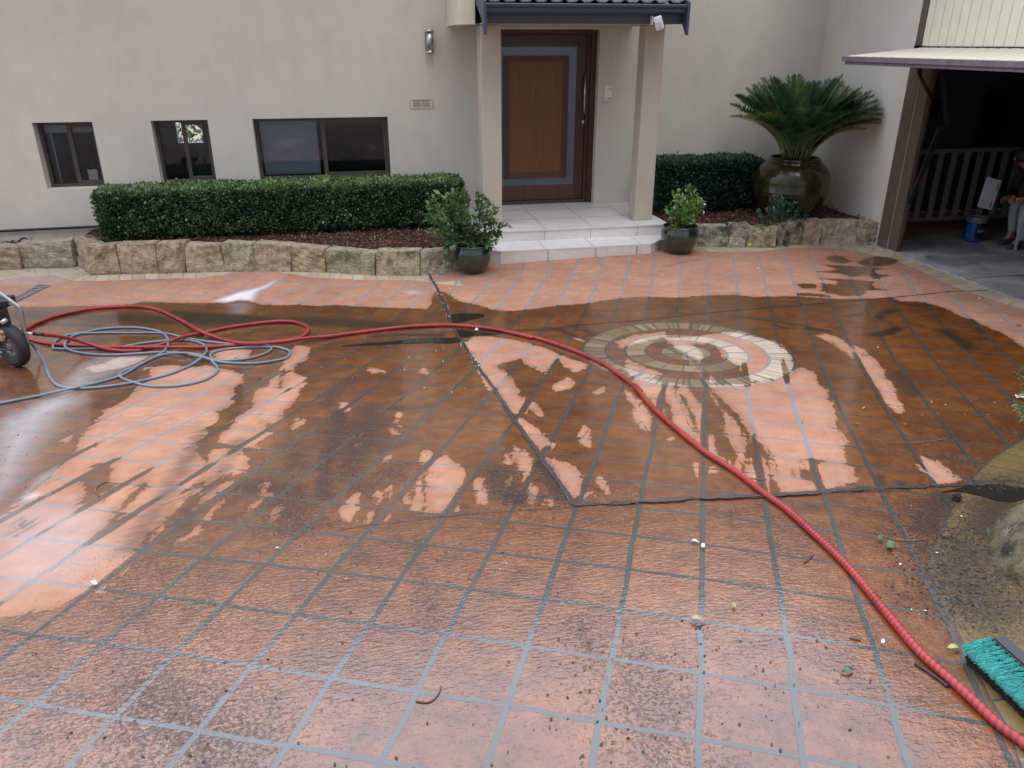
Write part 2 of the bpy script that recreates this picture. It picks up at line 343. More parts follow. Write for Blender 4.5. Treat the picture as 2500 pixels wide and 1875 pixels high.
def leaves(name, P, D, size, mat, parent=None, width=.45, rnd=None, fold=.25, nrm=None, aspect_j=.3):
    """one mesh of many folded pointed leaves: base at P, pointing along D"""
    P = np.asarray(P, float); D = np.asarray(D, float); n = len(P); D = D / np.linalg.norm(D, axis=1)[:, None]
    if nrm is None: nrm = RNG.normal(size=(n, 3))
    Wd = np.cross(D, nrm); Wd /= np.linalg.norm(Wd, axis=1)[:, None] + 1e-9; U = np.cross(Wd, D)
    L = size * (1 + aspect_j * RNG.normal(size=n)).clip(.4, 1.8); L = L[:, None]; wd = L * width * .5
    m = P + D * L * .5 - U * L * fold * .25
    V = np.stack([P, m + Wd * wd + U * L * fold * .35, P + D * L - U * L * fold * .3, m - Wd * wd + U * L * fold * .35], 1).reshape(-1, 3)
    i = np.arange(n)[:, None] * 4; Fc = np.concatenate([i + [0, 1, 2], i + [0, 2, 3]], 0)
    if rnd is None: rnd = RNG.random(n)
    return link(name, mesh_np(name, V, Fc, {'rnd': np.repeat(rnd, 4)}), mat, parent)

# ------------------------------------------------------------------ GROUND
def axis_pts(lo, a, b, hi, st):
    core = np.arange(a, b, st); k = 1.16; L = []; x, d = a, st
    while x > lo: d *= k; x -= d; L.append(x)
    Rr = []; x, d = core[-1], st
    while x < hi: d *= k; x += d; Rr.append(x)
    return np.r_[L[::-1], core, Rr]
gx = axis_pts(-60, -5.2, 6.9, 60, .02); gy = axis_pts(-60, 1.1, 10.2, 60, .02)
GX, GY = np.meshgrid(gx, gy); fx = GX.ravel(); fy = GY.ravel()
def poly_sd(q, X, Y):                                    # signed distance to a polygon, negative inside
    q = np.array(q); d2 = np.full(X.shape, 1e9); ins = np.zeros(X.shape, bool)
    for i in range(len(q)):
        ax, ay = q[i - 1]; bx, by = q[i]; ex, ey = bx - ax, by - ay
        t = np.clip(((X - ax) * ex + (Y - ay) * ey) / (ex * ex + ey * ey + 1e-12), 0, 1)
        d2 = np.minimum(d2, (X - ax - t * ex) ** 2 + (Y - ay - t * ey) ** 2)
        c = ((ay > Y) != (by > Y)) & (X < (bx - ax) * (Y - ay) / (by - ay + 1e-12) + ax); ins ^= c
    return np.where(ins, -1, 1) * np.sqrt(d2)
def line_sd(q, X, Y):                                    # distance, signed side and arc length along a polyline
    q = np.array(q); d2 = np.full(X.shape, 1e9); sg = np.ones(X.shape); al = np.zeros(X.shape); L = 0
    for i in range(len(q) - 1):
        ax, ay = q[i]; ex, ey = q[i + 1] - q[i]; l = math.hypot(ex, ey)
        t = np.clip(((X - ax) * ex + (Y - ay) * ey) / (l * l + 1e-12), 0, 1); dx = X - ax - t * ex; dy = Y - ay - t * ey; dd = dx * dx + dy * dy
        m = dd < d2; d2 = np.where(m, dd, d2); sg = np.where(m, np.sign(ex * dy - ey * dx), sg); al = np.where(m, L + t * l, al); L += l
    return np.sqrt(d2), sg, al
def w2(P): return [gp(x, y)[:2] for x, y in P]
def near(q, pad):
    q = np.array(q); a = q.min(0) - pad; b = q.max(0) + pad
    return np.where((fx > a[0]) & (fx < b[0]) & (fy > a[1]) & (fy < b[1]))[0]
WET = np.full(fx.shape, .15)
def dry(k, s):
    q = w2(pts(k, s)); i = near(q, .3); WET[i] = np.minimum(WET[i], np.clip(poly_sd(q, fx[i], fy[i]), -.15, .15))
def wet(k, s):
    q = w2(pts(k, s)); i = near(q, .3); WET[i] = np.maximum(WET[i], np.clip(-poly_sd(q, fx[i], fy[i]), -.15, .15))
edge = [(-60, 748), (100, 749), (200, 748), (322, 743), (343, 738), (403, 739), (464, 740), (556, 740), (576, 735), (607, 734), (636, 744), (690, 745), (727, 744), (781, 747.6), (817, 745), (860, 748.5), (907, 751), (1000, 753), (1041, 754), (1055.5, 740), (1053, 733), (1057, 719), (1068, 711), (1090, 715), (1099, 722), (1113, 730), (1128, 739), (1162, 744), (1207, 757), (1240, 759), (1282, 757), (1333, 750), (1365, 746), (1434, 741), (1478, 733), (1516, 728), (1580, 725), (1656, 727), (1719, 722), (1795, 720), (1849, 725), (1940, 723), (2047, 730), (2180, 728), (2199, 736), (2256, 738), (2306, 752), (2351, 774), (2373, 780), (2417, 802), (2461, 818), (2490, 844), (2540, 870)]
q = w2(edge) + [np.array((90., 6.)), np.array((90., 90.)), np.array((-90., 90.)), np.array((-90., 8.))]
WET = np.minimum(WET, np.clip(poly_sd(q, fx, fy), -.15, .15))
for s in ('695,95 740,75 810,80 850,105 890,120 820,135 760,130 700,110', '935,120 1000,100 1060,85 1150,85 1230,105 1240,120 1180,145 1100,160 1000,160 940,140',
          '685,150 860,155 1010,165 1120,178 1050,190 1060,215 1160,230 1110,245 1060,255 1000,225 880,240 800,215 620,200 720,195 770,185',
          '640,250 760,255 900,262 1060,278 1040,300 1060,325 1140,338 1000,345 960,385 800,385 640,345 660,325 640,290 760,300 780,275', '460,295 530,290 620,300 600,330 500,330', '440,372 540,364 700,385 740,395 620,393 480,385'):
    wet('D', s)
for k, s in [('K', '490,705 600,680 680,645 850,640 830,660 740,700 540,735'), ('K', '425,765 480,770 450,780'), ('K', '820,705 880,700 840,725'),
  ('K', '870,760 870,700 1000,690 1130,700 1190,690 1330,720 1410,740 1400,790 1340,830 1380,870 1340,920 1270,960 1260,1020 1190,1060 1210,1100 1130,1170 1150,1210 1200,1270 1200,1330 1150,1400 1080,1450 1000,1500 990,1560 900,1640 860,1660 720,1900 600,2000 300,2100 0,2150 -400,2200 -500,2000 20,1545 10,1540 120,1460 220,1400 300,1320 350,1280 400,1220 450,1180 460,1090 500,1070 550,1020 600,980 590,950 650,935 700,900 740,880 790,820'),
  ('K', '1215,610 1290,585 1460,600 1440,640 1330,660 1250,655'), ('K', '330,1125 345,1100 425,1095 415,1120 375,1140'),
  ('E', '1990,0 2150,0 2140,60 2060,150 2040,250 1960,300 2010,310 1990,420 1840,430 1800,400 1700,380 1690,300 1790,260 1790,210 1900,140 1950,90'),
  ('E', '1640,430 1840,425 1920,500 1930,560 1860,610 1700,670 1640,700 1570,720 1540,690 1530,650 1580,600 1600,520'),
  ('E', '1400,780 1330,900 1250,980 1200,1060 1150,1140 1190,1130 1290,1000 1370,900 1440,780 1530,780 1530,850 1470,930 1560,870 1680,780 1800,700 1780,680 1600,740 1480,680 1440,700'),
  ('E', '1720,810 1650,880 1540,960 1490,1000 1600,1000 1650,940 1730,850'), ('E', '1460,1020 1580,1020 1520,1100 1450,1130'), ('E', '1370,1130 1440,1080 1430,1150 1340,1160'),
  ('B', '390,640 500,660 480,740 430,770 380,800 370,850 480,890 460,960 400,1010 380,1080 300,1138 180,1080 60,1110 40,1050 100,980 200,950 180,900 250,850 300,760 340,690'),
  ('F', '90,0 430,0 370,60 300,110 280,210 210,250 180,230 160,260 200,300 130,370 90,430 0,420 0,280 60,240 90,130 60,80'),
  ('F', '410,190 460,190 440,240 350,280 370,230'), ('F', '730,70 820,80 810,130 760,155 730,130'), ('F', '1150,150 1180,120 1205,150 1200,190 1150,185'), ('F', '1130,215 1210,195 1170,230'),
  ('F', '1100,255 1150,290 1200,320 1130,325'), ('F', '1140,240 1200,245 1190,265'), ('F', '835,385 890,390 880,430'), ('F', '870,320 925,285 920,315 880,335'),
  ('F', '1360,440 1440,450 1450,500 1410,530 1540,480 1640,540 1700,600 1700,680 1640,760 1590,850 1500,940 1450,920 1400,850 1385,700 1400,560 1340,540'),
  ('F', '1310,640 1365,600 1365,800 1350,920 1280,900 1300,760'), ('F', '1395,870 1430,930 1390,930'),
  ('F', '860,760 870,850 850,960 800,1005 740,970 750,880 800,810'), ('F', '1000,770 1070,750 1040,830 1000,860'), ('F', '1130,710 1150,740 1110,810 1090,800'), ('F', '960,910 990,910 970,1000 940,1000'),
  ('F', '1090,930 1110,940 1090,985 1060,985'), ('F', '1230,760 1260,780 1240,850 1220,840'), ('F', '1760,650 1820,650 1860,770 1860,880 1790,860 1770,760'), ('F', '1640,840 1665,880 1650,920 1595,915'),
  ('F', '2070,400 2190,470 2212,560 2170,650 2140,680 2110,600 2060,500'), ('F', '2010,480 2040,510 2060,560 2010,540'), ('F', '2000,620 2040,640 2040,720 2000,690'), ('F', '1050,500 1110,480 1110,520 1040,540'),
  ('F', '1160,510 1220,505 1170,560'), ('F', '140,690 200,680 200,750 230,790 130,810 100,740'), ('F', '150,830 40,900 30,870 90,830'), ('F', '250,860 290,850 240,980 190,1000 190,930'),
  ('B', '940,810 990,815 1060,830 1080,855 1030,845 980,860 940,845'), ('B', '1340,850 1360,815 1400,830 1430,860 1470,880 1400,870'),
  ('C', '-20,700 120,715 280,750 420,790 560,850 700,900 750,915 720,960 640,975 560,930 520,880 480,950 430,1000 300,930 200,880 100,900 40,930 150,1000 180,1080 240,1150 100,1120 -20,1120 -160,860 -230,760 -160,700'),
  ('G', '0,0 100,10 150,110 180,170 260,240 330,260 400,330 400,370 350,360 280,280 250,350 190,370 120,270 20,150 0,130'),
  ('G', '190,375 250,380 330,450 420,520 480,580 440,640 390,650 330,580 240,480'), ('G', '440,110 560,50 650,100 620,160 480,180'), ('G', '790,180 870,135 890,185 800,205'),
  ('G', '710,425 770,470 775,520 785,640 700,580 650,510'), ('G', '1020,150 1110,220 1200,320 1260,380 1230,460 1240,500 1120,440 1060,340 1100,310 1040,220'),
  ('G', '400,680 600,740 720,830 720,900 640,990 600,990 500,860 430,760'), ('G', '800,820 880,860 920,960 910,1010 860,960 820,880'), ('G', '740,920 780,970 740,1010 700,1010'), ('G', '980,950 1030,1010 990,1010'),
  ('G', '160,590 240,620 310,700 330,770 290,830 230,820 200,740'), ('G', '290,860 350,930 350,1060 300,1050 250,990'), ('G', '430,950 465,1010 450,1060 410,1050'), ('G', '120,660 160,710 160,750 115,710'),
  ('G', '140,820 150,890 120,910 90,870'), ('G', '1340,520 1400,530 1390,560 1350,550'), ('G', '1550,690 1600,760 1620,880 1570,830 1540,760'), ('G', '1660,760 1700,750 1740,800 1700,820 1650,810'),
  ('D', '600,690 700,680 760,700 870,760 980,800 1000,830 1080,880 1140,960 1140,1010 1180,1060 1160,1120 1100,1138 1050,1060 960,960 900,880 820,820 700,740'),
  ('H', '1040,0 1140,10 1130,60 1190,100 1250,230 1300,330 1230,350 1120,230 1040,80'), ('C', '600,690 700,725 730,745 640,720'),
  ('C', '1330,710 1560,700 1850,660 2212,740 2330,850 2330,930 2340,1020 1980,1050 1900,920 1780,860 1760,800 1680,760 1560,760 1650,860 1600,900 1740,1060 1660,1060 1560,930 1400,790'),
  ('C', '1040,870 1200,940 1330,990 1250,1030 1100,1030 1000,950'), ('C', '950,740 1100,690 1330,660 1360,700 1100,760 1000,790')]:
    dry(k, s)
dry('G', '1040,110 1150,60 1300,90 1500,130 1960,120 2260,60 2380,-10 2480,20 2500,40 2520,110 2580,160 2610,240 2650,330 2660,450 2730,560 2720,680 2780,780 2830,880 2500,950 2150,960 2010,870 1800,740 1640,640 1500,520 1300,360 1200,240')
dry('H', '1390,660 1560,720 1740,850 1700,880 1550,890 1420,780')
for k, s in [('G', '1480,110 1640,110 1700,220 1780,330 1800,440 1800,520 1870,620 1880,700 1860,740 1750,660 1700,520 1640,470 1650,330 1600,240 1550,200'),
  ('G', '1680,140 1760,210 1880,330 1990,470 2020,620 2000,700 1950,790 1960,740 1970,640 1950,520 1870,400 1760,290 1690,190'), ('G', '1400,90 1500,250 1580,400 1600,520 1580,530 1560,420 1480,260 1385,110'),
  ('G', '1310,190 1370,280 1390,380 1400,410 1350,390 1340,320 1290,240'), ('H', '160,570 240,680 280,760 260,840 330,950 250,960 240,830 230,720 150,600'),
  ('E', '730,540 860,540 850,600 840,690 940,715 800,770 770,830 660,850 630,760 660,670'), ('E', '1120,640 1080,720 1010,790 940,870 880,920 820,1030 780,1080 860,1050 920,960 950,900 1000,880 1060,780 1130,700'),
  ('E', '120,1040 180,970 240,980 200,1040 130,1065'), ('F', '1360,620 1390,600 1395,900 1365,920'), ('B', '255,985 262,880 300,840 360,835 285,875 278,980'),
  ('H', '500,780 580,800 600,850 560,870 450,820'), ('H', '560,700 680,700 660,740 600,745'), ('G', '560,0 600,60 650,90 620,90 570,40 540,10'), ('G', '400,90 480,60 560,40 600,60 500,100 440,130 400,130')]:
    wet(k, s)
def blur_poly(F, k, s, amp, soft):
    q = w2(pts(k, s)); i = near(q, soft * 1.5); d = poly_sd(q, fx[i], fy[i]); v = np.clip(.5 - d / soft, 0, 1); v = v * v * (3 - 2 * v) * amp; F[i] = np.maximum(F[i], v)
def stroke(F, k, s, wd, amp):
    q = w2(pts(k, s)); i = near(q, wd * 3); d, _, _ = line_sd(q, fx[i], fy[i]); F[i] = np.maximum(F[i], amp * np.exp(-(d / wd) ** 2))
DIRT = np.zeros(fx.shape); GRIT = np.zeros(fx.shape); FOAM_GLARE = np.zeros(fx.shape)
for k, s, wd, a in [('O', '-40,768 150,772 300,778 470,783 620,786 750,784 900,792 1020,800', .20, .8), ('O', '-40,797 130,792 240,795', .07, .9), ('O', '430,776 560,782 660,790', .10, .9),
  ('D', '860,545 960,525', .05, .8), ('D', '1090,555 1130,510 1200,500', .06, .9), ('D', '1060,690 1160,670 1230,640', .07, 1), ('D', '1510,650 1590,650', .04, .6), ('D', '1600,660 1700,720 1790,790', .09, .8),
  ('D', '1340,462 1480,458', .05, .6), ('D', '0,545 320,590 480,610 700,660', .035, .7), ('D', '540,640 700,660', .05, 1), ('D', '300,615 390,640', .03, 1), ('C', '-20,640 200,655 420,640 700,610', .05, .6), ('C', '1400,520 1700,545 2212,560', .10, .45),
  ('C', '900,580 1200,560 1500,545', .05, .4), ('C', '560,480 640,490 900,440 1100,430', .03, .5), ('C', '280,540 450,530 640,490', .03, .6), ('F', '1180,120 1400,100', .10, .6), ('F', '1020,220 960,330 1000,420', .16, .55), ('F', '960,230 880,400 850,560 800,640', .2, .4),
  ('G', '40,950 120,1000 220,1010 350,1000', .08, .5), ('B', '980,570 1300,560 1500,570', .05, .8), ('B', '600,600 760,570', .05, .5), ('F', '1340,1180 1300,1330', .07, .5), ('F', '1900,520 1930,800', .06, .5), ('C', '1330,160 1500,120 1600,110', .09, .4), ('C', '1280,200 1420,190', .05, .3),
  ('R', '620,1570 800,1600 900,1590', .1, .35), ('O', '1240,778 1400,762 1600,750 1800,748 2000,748 2250,765 2380,800', .17, .42), ('C', '1250,760 1400,800 1560,880 1640,1000', .05, .7), ('C', '1000,900 1300,960 1600,980', .04, .5), ('E', '1560,300 1400,600 1200,900 1000,1200', .10, .55), ('E', '1850,350 1700,620 1500,900 1300,1150', .08, .5), ('F', '700,150 500,500 300,800 100,1100', .12, .45), ('I', '250,900 100,1150', .06, .5), ('I', '1810,300 1800,620', .05, .2), ('H', '1100,820 1120,910', .03, .8), ('H', '1250,880 1300,930', .05, .8),
  ('N', '1100,560 1500,590 1900,600 2200,640', .1, .9), ('C', '460,640 560,660 640,700', .06, .7), ('C', '620,640 860,660 800,700', .05, .5)]:
    stroke(DIRT, k, s, wd, a)
for k, s, wd, a in [('F', '740,150 700,350 620,560 600,800', .10, .9), ('F', '960,130 860,320 780,560 740,640', .22, .8), ('F', '1180,560 1050,640 900,720', .2, .7), ('F', '200,620 350,560 400,380', .12, .7), ('F', '60,720 350,760 380,1040', .2, .8),
  ('G', '60,800 120,900 200,1010', .14, .9), ('G', '380,720 460,860 560,1000', .08, 1), ('G', '860,870 1000,980 1100,900', .15, .5), ('H', '1400,600 1600,480 1900,430', .30, .5), ('H', '1500,130 1900,250 2100,500', .5, .55), ('H', '1250,50 1350,180', .15, .8), ('H', '1650,400 1750,800', .2, .6),
  ('H', '1600,1000 1500,1150 1450,1250', .12, 1), ('H', '1850,900 2100,880', .1, .8), ('H', '1950,1100 2050,1050 1900,1250', .2, .9), ('I', '100,800 300,950 500,1100', .5, .5), ('I', '400,300 650,500 900,600', .4, .5), ('I', '620,880 900,1100', .3, .8), ('J', '560,760 600,1000 700,1190', .22, .62), ('J', '300,560 380,740', .1, .6),
  ('B', '820,900 700,1000 620,1100', .12, .8), ('B', '1000,560 1500,560', .06, 1), ('I', '1810,330 1850,580', .08, .6), ('C', '640,640 800,680 720,700', .08, .7), ('J', '1900,300 2000,500 1900,200', .3, .8), ('J', '1750,60 1800,250', .2, .7)]:
    stroke(GRIT, k, s, wd, a)
blur_poly(GRIT, 'J', '1980,-60 1850,200 1800,320 1860,470 1960,640 2500,900 2700,200 2400,-160', .30, .25); blur_poly(DIRT, 'J', '1980,-60 1880,200 1840,320 1900,470 1990,600 2300,600 2500,100 2300,-160', .42, .2)
blur_poly(FOAM_GLARE, 'A', '1650,300 1750,262 1860,225 2000,195 2130,140 2080,185 1990,225 1950,300 1850,292 1740,310', .95, .16)
blur_poly(FOAM_GLARE, 'A', '1750,320 1900,300 1960,340 1900,400 1780,400', .35, .22)
blur_poly(FOAM_GLARE, 'E', '-60,230 100,150 300,60 560,-20 620,60 470,150 380,280 250,450 100,700 -60,850', .62, .35)  # sky glare on the wet film, painted into the colour as grey
blur_poly(FOAM_GLARE, 'A', '420,1000 500,880 620,780 760,730 1000,720 1150,740 900,860 760,930 560,1000', .42, .25)  # more grey glare painted on the paving around the hose coil
blur_poly(FOAM_GLARE, 'K', '120,150 300,140 430,170 380,210 200,240 0,230 0,200', .35, .25)
blur_poly(FOAM_GLARE, 'E', '160,800 300,760 300,800 180,830', .8, .08); blur_poly(FOAM_GLARE, 'E', '60,880 300,640 440,560 430,620 330,700 200,800', .45, .1)
blur_poly(FOAM_GLARE, 'E', '-80,900 300,850 800,900 850,1250 600,1420 -80,1600', .34, .35)  # greyer tone over the dry paving at lower left
blur_poly(FOAM_GLARE, 'B', '1200,225 1330,215 1380,240 1260,250', .45, .12)
for s in ('1180,265 1300,300 1230,300', '1280,130 1350,190 1300,180'): pass
# borders of pale edging bricks: (inner edge polyline, side)
BORD = np.full(fx.shape, -1.0); BS = np.zeros(fx.shape)
bl = [[(-200, 692), (-50, 690), (60, 676), (130, 672), (180, 686), (261, 686), (363, 681.5), (485, 678.5), (536, 673), (576, 664), (640, 661), (670, 663), (754, 677), (878, 683.5), (1000, 684.5), (1049, 690), (1046, 664)],
      [(1690, 606), (1703, 612.7), (1750, 615), (1827, 615), (1857, 614), (1911, 608), (1974, 605), (2034, 608), (2100, 616), (2173, 631.6), (2243, 660), (2275, 676), (2338, 704), (2500, 758), (2640, 805)],
      [(2560, 1030), (2475, 1085), (2430, 1112), (2392, 1145), (2357, 1185), (2335, 1220), (2303, 1273), (2284, 1313), (2262, 1375), (2295, 1466), (2341, 1550), (2408, 1692), (2454, 1771), (2488, 1867), (2520, 1960)]]
for j, L in enumerate(bl):
    q = w2(L); d, sg, al = line_sd(q, fx, fy); rng = (-9, 1.0) if j == 0 else (3.9, 6.46) if j == 1 else (1.5, 12)
    v = np.where(sg > 0, d, -d); m = (fx > rng[0]) & (fx < rng[1]) & (v > BORD) & (v > -.3)
    if j == 0: m &= fy > 7.5
    if j == 1: m &= (fy > 4.6)
    if j == 2: m &= (fy < 5.4) & (v < .85)
    BORD = np.where(m, v, BORD); BS = np.where(m, al + 40 * j, BS)
nx_, ny_ = len(gx), len(gy); ii = np.arange(nx_ * ny_).reshape(ny_, nx_)
Fq = np.stack([ii[:-1, :-1], ii[:-1, 1:], ii[1:, 1:], ii[1:, :-1]], -1).reshape(-1, 4)
gzv = gz(fx, fy)
me = mesh_np('paved_ground', np.stack([fx, fy, gzv], 1), Fq, {'tu': poly(fx, fy, AC, 6, 8, 11), 'tv': poly(fx, fy, BC, 6, 8, 11), 'wet': WET, 'dirt': DIRT, 'grit': GRIT, 'foam_glare': FOAM_GLARE, 'bord': np.clip(BORD, -1, 1), 'bs': BS}, smooth=True)

def ground_mat():
    n = N('paving'); P = n.pos(); sp = n.new('ShaderNodeSeparateXYZ'); n.put(sp.inputs[0], P); X, Y = sp.outputs[0], sp.outputs[1]
    wob = n.ma('MULTIPLY', n.ma('SUBTRACT', n.noise(P, 2.3, 3), .5), .10); wob2 = n.ma('MULTIPLY', n.ma('SUBTRACT', n.noise(n.scl(P, (1.1, -1.3, 1)), 2.6, 3), .5), .10)
    fray = n.ma('MULTIPLY', n.ma('SUBTRACT', n.noise(P, 60, 3), .5), .008)
    tu = n.ma('ADD', n.attr('tu'), wob); tv = n.ma('ADD', n.attr('tv'), wob2)
    du = n.ma('MULTIPLY', n.ma('ABSOLUTE', n.ma('SUBTRACT', n.ma('FRACT', n.ma('ADD', tu, .5)), .5)), .30)
    dv = n.ma('MULTIPLY', n.ma('ABSOLUTE', n.ma('SUBTRACT', n.ma('FRACT', n.ma('ADD', tv, .5)), .5)), .30)
    gt = n.sm(n.ma('ADD', n.ma('MINIMUM', du, n.ma('ADD', dv, .0015)), fray), .0085, .0135, 1, 0)
    cell = n.new('ShaderNodeTexWhiteNoise'); cell.noise_dimensions = '2D'; cv = n.new('ShaderNodeCombineXYZ'); n.put(cv.inputs[0], n.ma('FLOOR', tu)); n.put(cv.inputs[1], n.ma('FLOOR', tv)); n.put(cell.inputs['Vector'], cv.outputs[0])
    cw = cell.outputs[0]
    # medallion
    cx, cy = 2.57, 5.69; dx = n.ma('SUBTRACT', X, cx); dy = n.ma('SUBTRACT', Y, cy); r = n.ma('SQRT', n.ma('ADD', n.ma('MULTIPLY', dx, dx), n.ma('MULTIPLY', dy, dy))); th = n.ma('DIVIDE', n.ma('ARCTAN2', dy, dx), 2 * math.pi)
    R0 = .865; bnd = [R0, R0 * .775, R0 * .585, R0 * .39, R0 * .24]; cnt = [66, 20, 17, 11, 5]
    inm = n.ma('LESS_THAN', r, R0 + .012)
    nn = cnt[0]; ringd = n.ma('ABSOLUTE', n.ma('SUBTRACT', r, bnd[0])); par = 1.0
    for i in range(1, 5):
        ins = n.ma('LESS_THAN', r, bnd[i]); nn = n.ma('ADD', nn, n.ma('MULTIPLY', ins, cnt[i] - cnt[i - 1]))
        ringd = n.ma('MINIMUM', ringd, n.ma('ABSOLUTE', n.ma('SUBTRACT', r, bnd[i]))); par = n.ma('ADD', par, n.ma('MULTIPLY', ins, -1 if i % 2 else 1))
    thw = n.ma('ADD', th, n.ma('MULTIPLY', n.ma('SINE', n.ma('MULTIPLY', th, 2 * math.pi * 19)), .006))
    tt = n.ma('MULTIPLY', n.ma('ADD', thw, .5), nn); fa = n.ma('ABSOLUTE', n.ma('SUBTRACT', n.ma('FRACT', tt), .5)); fa = n.ma('SUBTRACT', .5, fa)
    ad = n.ma('DIVIDE', n.ma('MULTIPLY', n.ma('MULTIPLY', fa, r), 2 * math.pi), nn)
    gm = n.sm(n.ma('ADD', n.ma('MINIMUM', ringd, n.ma('ADD', ad, .002)), fray), .007, .012, 1, 0)
    mc = n.new('ShaderNodeTexWhiteNoise'); mc.noise_dimensions = '2D'; cv2 = n.new('ShaderNodeCombineXYZ'); n.put(cv2.inputs[0], n.ma('FLOOR', tt)); n.put(cv2.inputs[1], nn); n.put(mc.inputs['Vector'], cv2.outputs[0])
    # border
    bd = n.attr('bord'); inb = n.ma('GREATER_THAN', bd, 0); bs = n.ma('DIVIDE', n.ma('ADD', n.attr('bs'), n.ma('MULTIPLY', bd, .35)), .145)
    fb = n.ma('MULTIPLY', n.ma('ABSOLUTE', n.ma('SUBTRACT', n.ma('FRACT', bs), .5)), .145)
    cross = n.ma('ABSOLUTE', n.ma('SUBTRACT', n.ma('FRACT', n.ma('DIVIDE', bd, .32)), 0))
    gb = n.ma('MAXIMUM', n.sm(n.ma('ADD', fb, fray), .003, .007, 1, 0), n.sm(n.ma('ABSOLUTE', bd), .006, .012, 1, 0))
    bcell = n.new('ShaderNodeTexWhiteNoise'); bcell.noise_dimensions = '1D'; n.put(bcell.inputs['W'], n.ma('FLOOR', n.ma('ADD', bs, .5)))
    grout = n.ma('ADD', n.ma('MULTIPLY', gt, n.ma('SUBTRACT', 1, inm)), n.ma('MULTIPLY', gm, inm)); grout = n.ma('ADD', n.ma('MULTIPLY', grout, n.ma('SUBTRACT', 1, inb)), n.ma('MULTIPLY', gb, inb), cl=True)
    big = n.noise(P, 1.3, 4, .6); mid = n.noise(P, 9, 5, .65); fine = n.noise(P, 330, 2)
    tile_d = n.ramp(n.ma('ADD', n.ma('MULTIPLY', big, .5), n.ma('MULTIPLY', mid, .5)), (.36, (.34, .163, .095)), (.5, (.40, .198, .120)), (.64, (.46, .25, .158)))
    tile_w = n.ramp(n.ma('ADD', n.ma('MULTIPLY', big, .4), n.ma('MULTIPLY', mid, .6)), (.36, (.085, .026, .006)), (.5, (.155, .050, .010)), (.64, (.225, .079, .017)))
    cre_d = n.mix(mc.outputs[0], (.42, .31, .20), (.53, .41, .29)); cre_w = n.mix(mc.outputs[0], (.17, .105, .045), (.33, .225, .12))
    bor_d = n.mix(bcell.outputs[0], (.40, .31, .20), (.50, .40, .27)); bor_w = n.mix(bcell.outputs[0], (.13, .085, .03), (.19, .125, .045))
    isc = n.ma('MULTIPLY', inm, par)
    cd_ = n.mix(isc, tile_d, cre_d); cw_ = n.mix(isc, tile_w, cre_w); cd_ = n.mix(inb, cd_, bor_d); cw_ = n.mix(inb, cw_, bor_w)
    var = n.ma('ADD', .93, n.ma('MULTIPLY', cw, .14)); vv = n.new('ShaderNodeCombineColor'); [n.put(vv.inputs[i], var) for i in range(3)]
    cd_ = n.mix(1, cd_, vv.outputs[0], 'MULTIPLY'); cw_ = n.mix(1, cw_, vv.outputs[0], 'MULTIPLY')
    fs = n.ma('ADD', .80, n.ma('MULTIPLY', fine, .40)); fv = n.new('ShaderNodeCombineColor'); [n.put(fv.inputs[i], fs) for i in range(3)]
    cd_ = n.mix(1, cd_, fv.outputs[0], 'MULTIPLY'); cw_ = n.mix(1, cw_, fv.outputs[0], 'MULTIPLY')
    gn = n.noise(P, 3.5, 4)
    cd_ = n.mix(grout, cd_, n.mix(gn, (.19, .185, .18), (.27, .27, .275))); 
    # wet mask with ragged edge; water clings to the joints
    rag = n.ma('ADD', n.ma('MULTIPLY', n.ma('SUBTRACT', n.noise(P, 17, 6, .74), .5), .085), n.ma('MULTIPLY', n.ma('SUBTRACT', n.noise(n.scl(P, (55, 9, 1)), 1, 3), .5), .035))
    cst = n.new('ShaderNodeCombineXYZ'); n.put(cst.inputs[0], n.ma('MULTIPLY', tu, 4.2)); n.put(cst.inputs[1], n.ma('MULTIPLY', tv, .55)); rag = n.ma('ADD', rag, n.ma('MULTIPLY', n.ma('SUBTRACT', n.noise(cst.outputs[0], 1, 4, .65, .6), .5), n.sm(Y, 5.2, 6.6, .10, .0)))
    gA = n.sm(du, .016, .030, 1, 0); rag = n.ma('ADD', rag, n.ma('MULTIPLY', gA, n.ma('MULTIPLY', n.sm(n.noise(P, .9, 2), .42, .58, 0, .11), n.sm(Y, 5.0, 6.2, 1, 0))))
    c3 = n.new('ShaderNodeCombineXYZ'); n.put(c3.inputs[0], n.ma('MULTIPLY', tu, 1.9)); n.put(c3.inputs[1], n.ma('MULTIPLY', tv, .30)); rid = n.ma('ABSOLUTE', n.ma('SUBTRACT', n.noise(c3.outputs[0], 1, 3, .6, .5), .5)); run = n.ma('MULTIPLY', n.sm(n.ma('ADD', rid, n.ma('MULTIPLY', n.noise(P, 40, 3), .012)), .008, .020, 1, 0), n.ma('MULTIPLY', n.sm(Y, 5.4, 6.2, .05, 0), n.sm(n.noise(P, .8, 2), .50, .60))); rag = n.ma('ADD', rag, run)
    wv = n.ma('ADD', n.attr('wet'), rag); wv = n.ma('ADD', wv, n.ma('MULTIPLY', grout, .018)); wt = n.sm(wv, -.003, .004)
    damp = n.ma('ADD', n.ma('MULTIPLY', n.sm(wv, -.07, 0), .26), n.sm(n.noise(P, 2.7, 5, .7), .52, .66, 0, .16))
    cd_ = n.mix(damp, cd_, tile_w)
    cw_ = n.mix(grout, cw_, n.mix(gn, (.036, .038, .030), (.075, .080, .070)))
    col = n.mix(wt, cd_, cw_)
    dn = n.noise(n.scl(P, (5, 26, 1)), 1, 6, .7); dirt = n.attr('dirt'); dm = n.ma('MULTIPLY', n.sm(n.ma('ADD', n.ma('MULTIPLY', dirt, .75), n.ma('MULTIPLY', dn, .55)), .38, .95), n.sm(dirt, 0, .12)); 
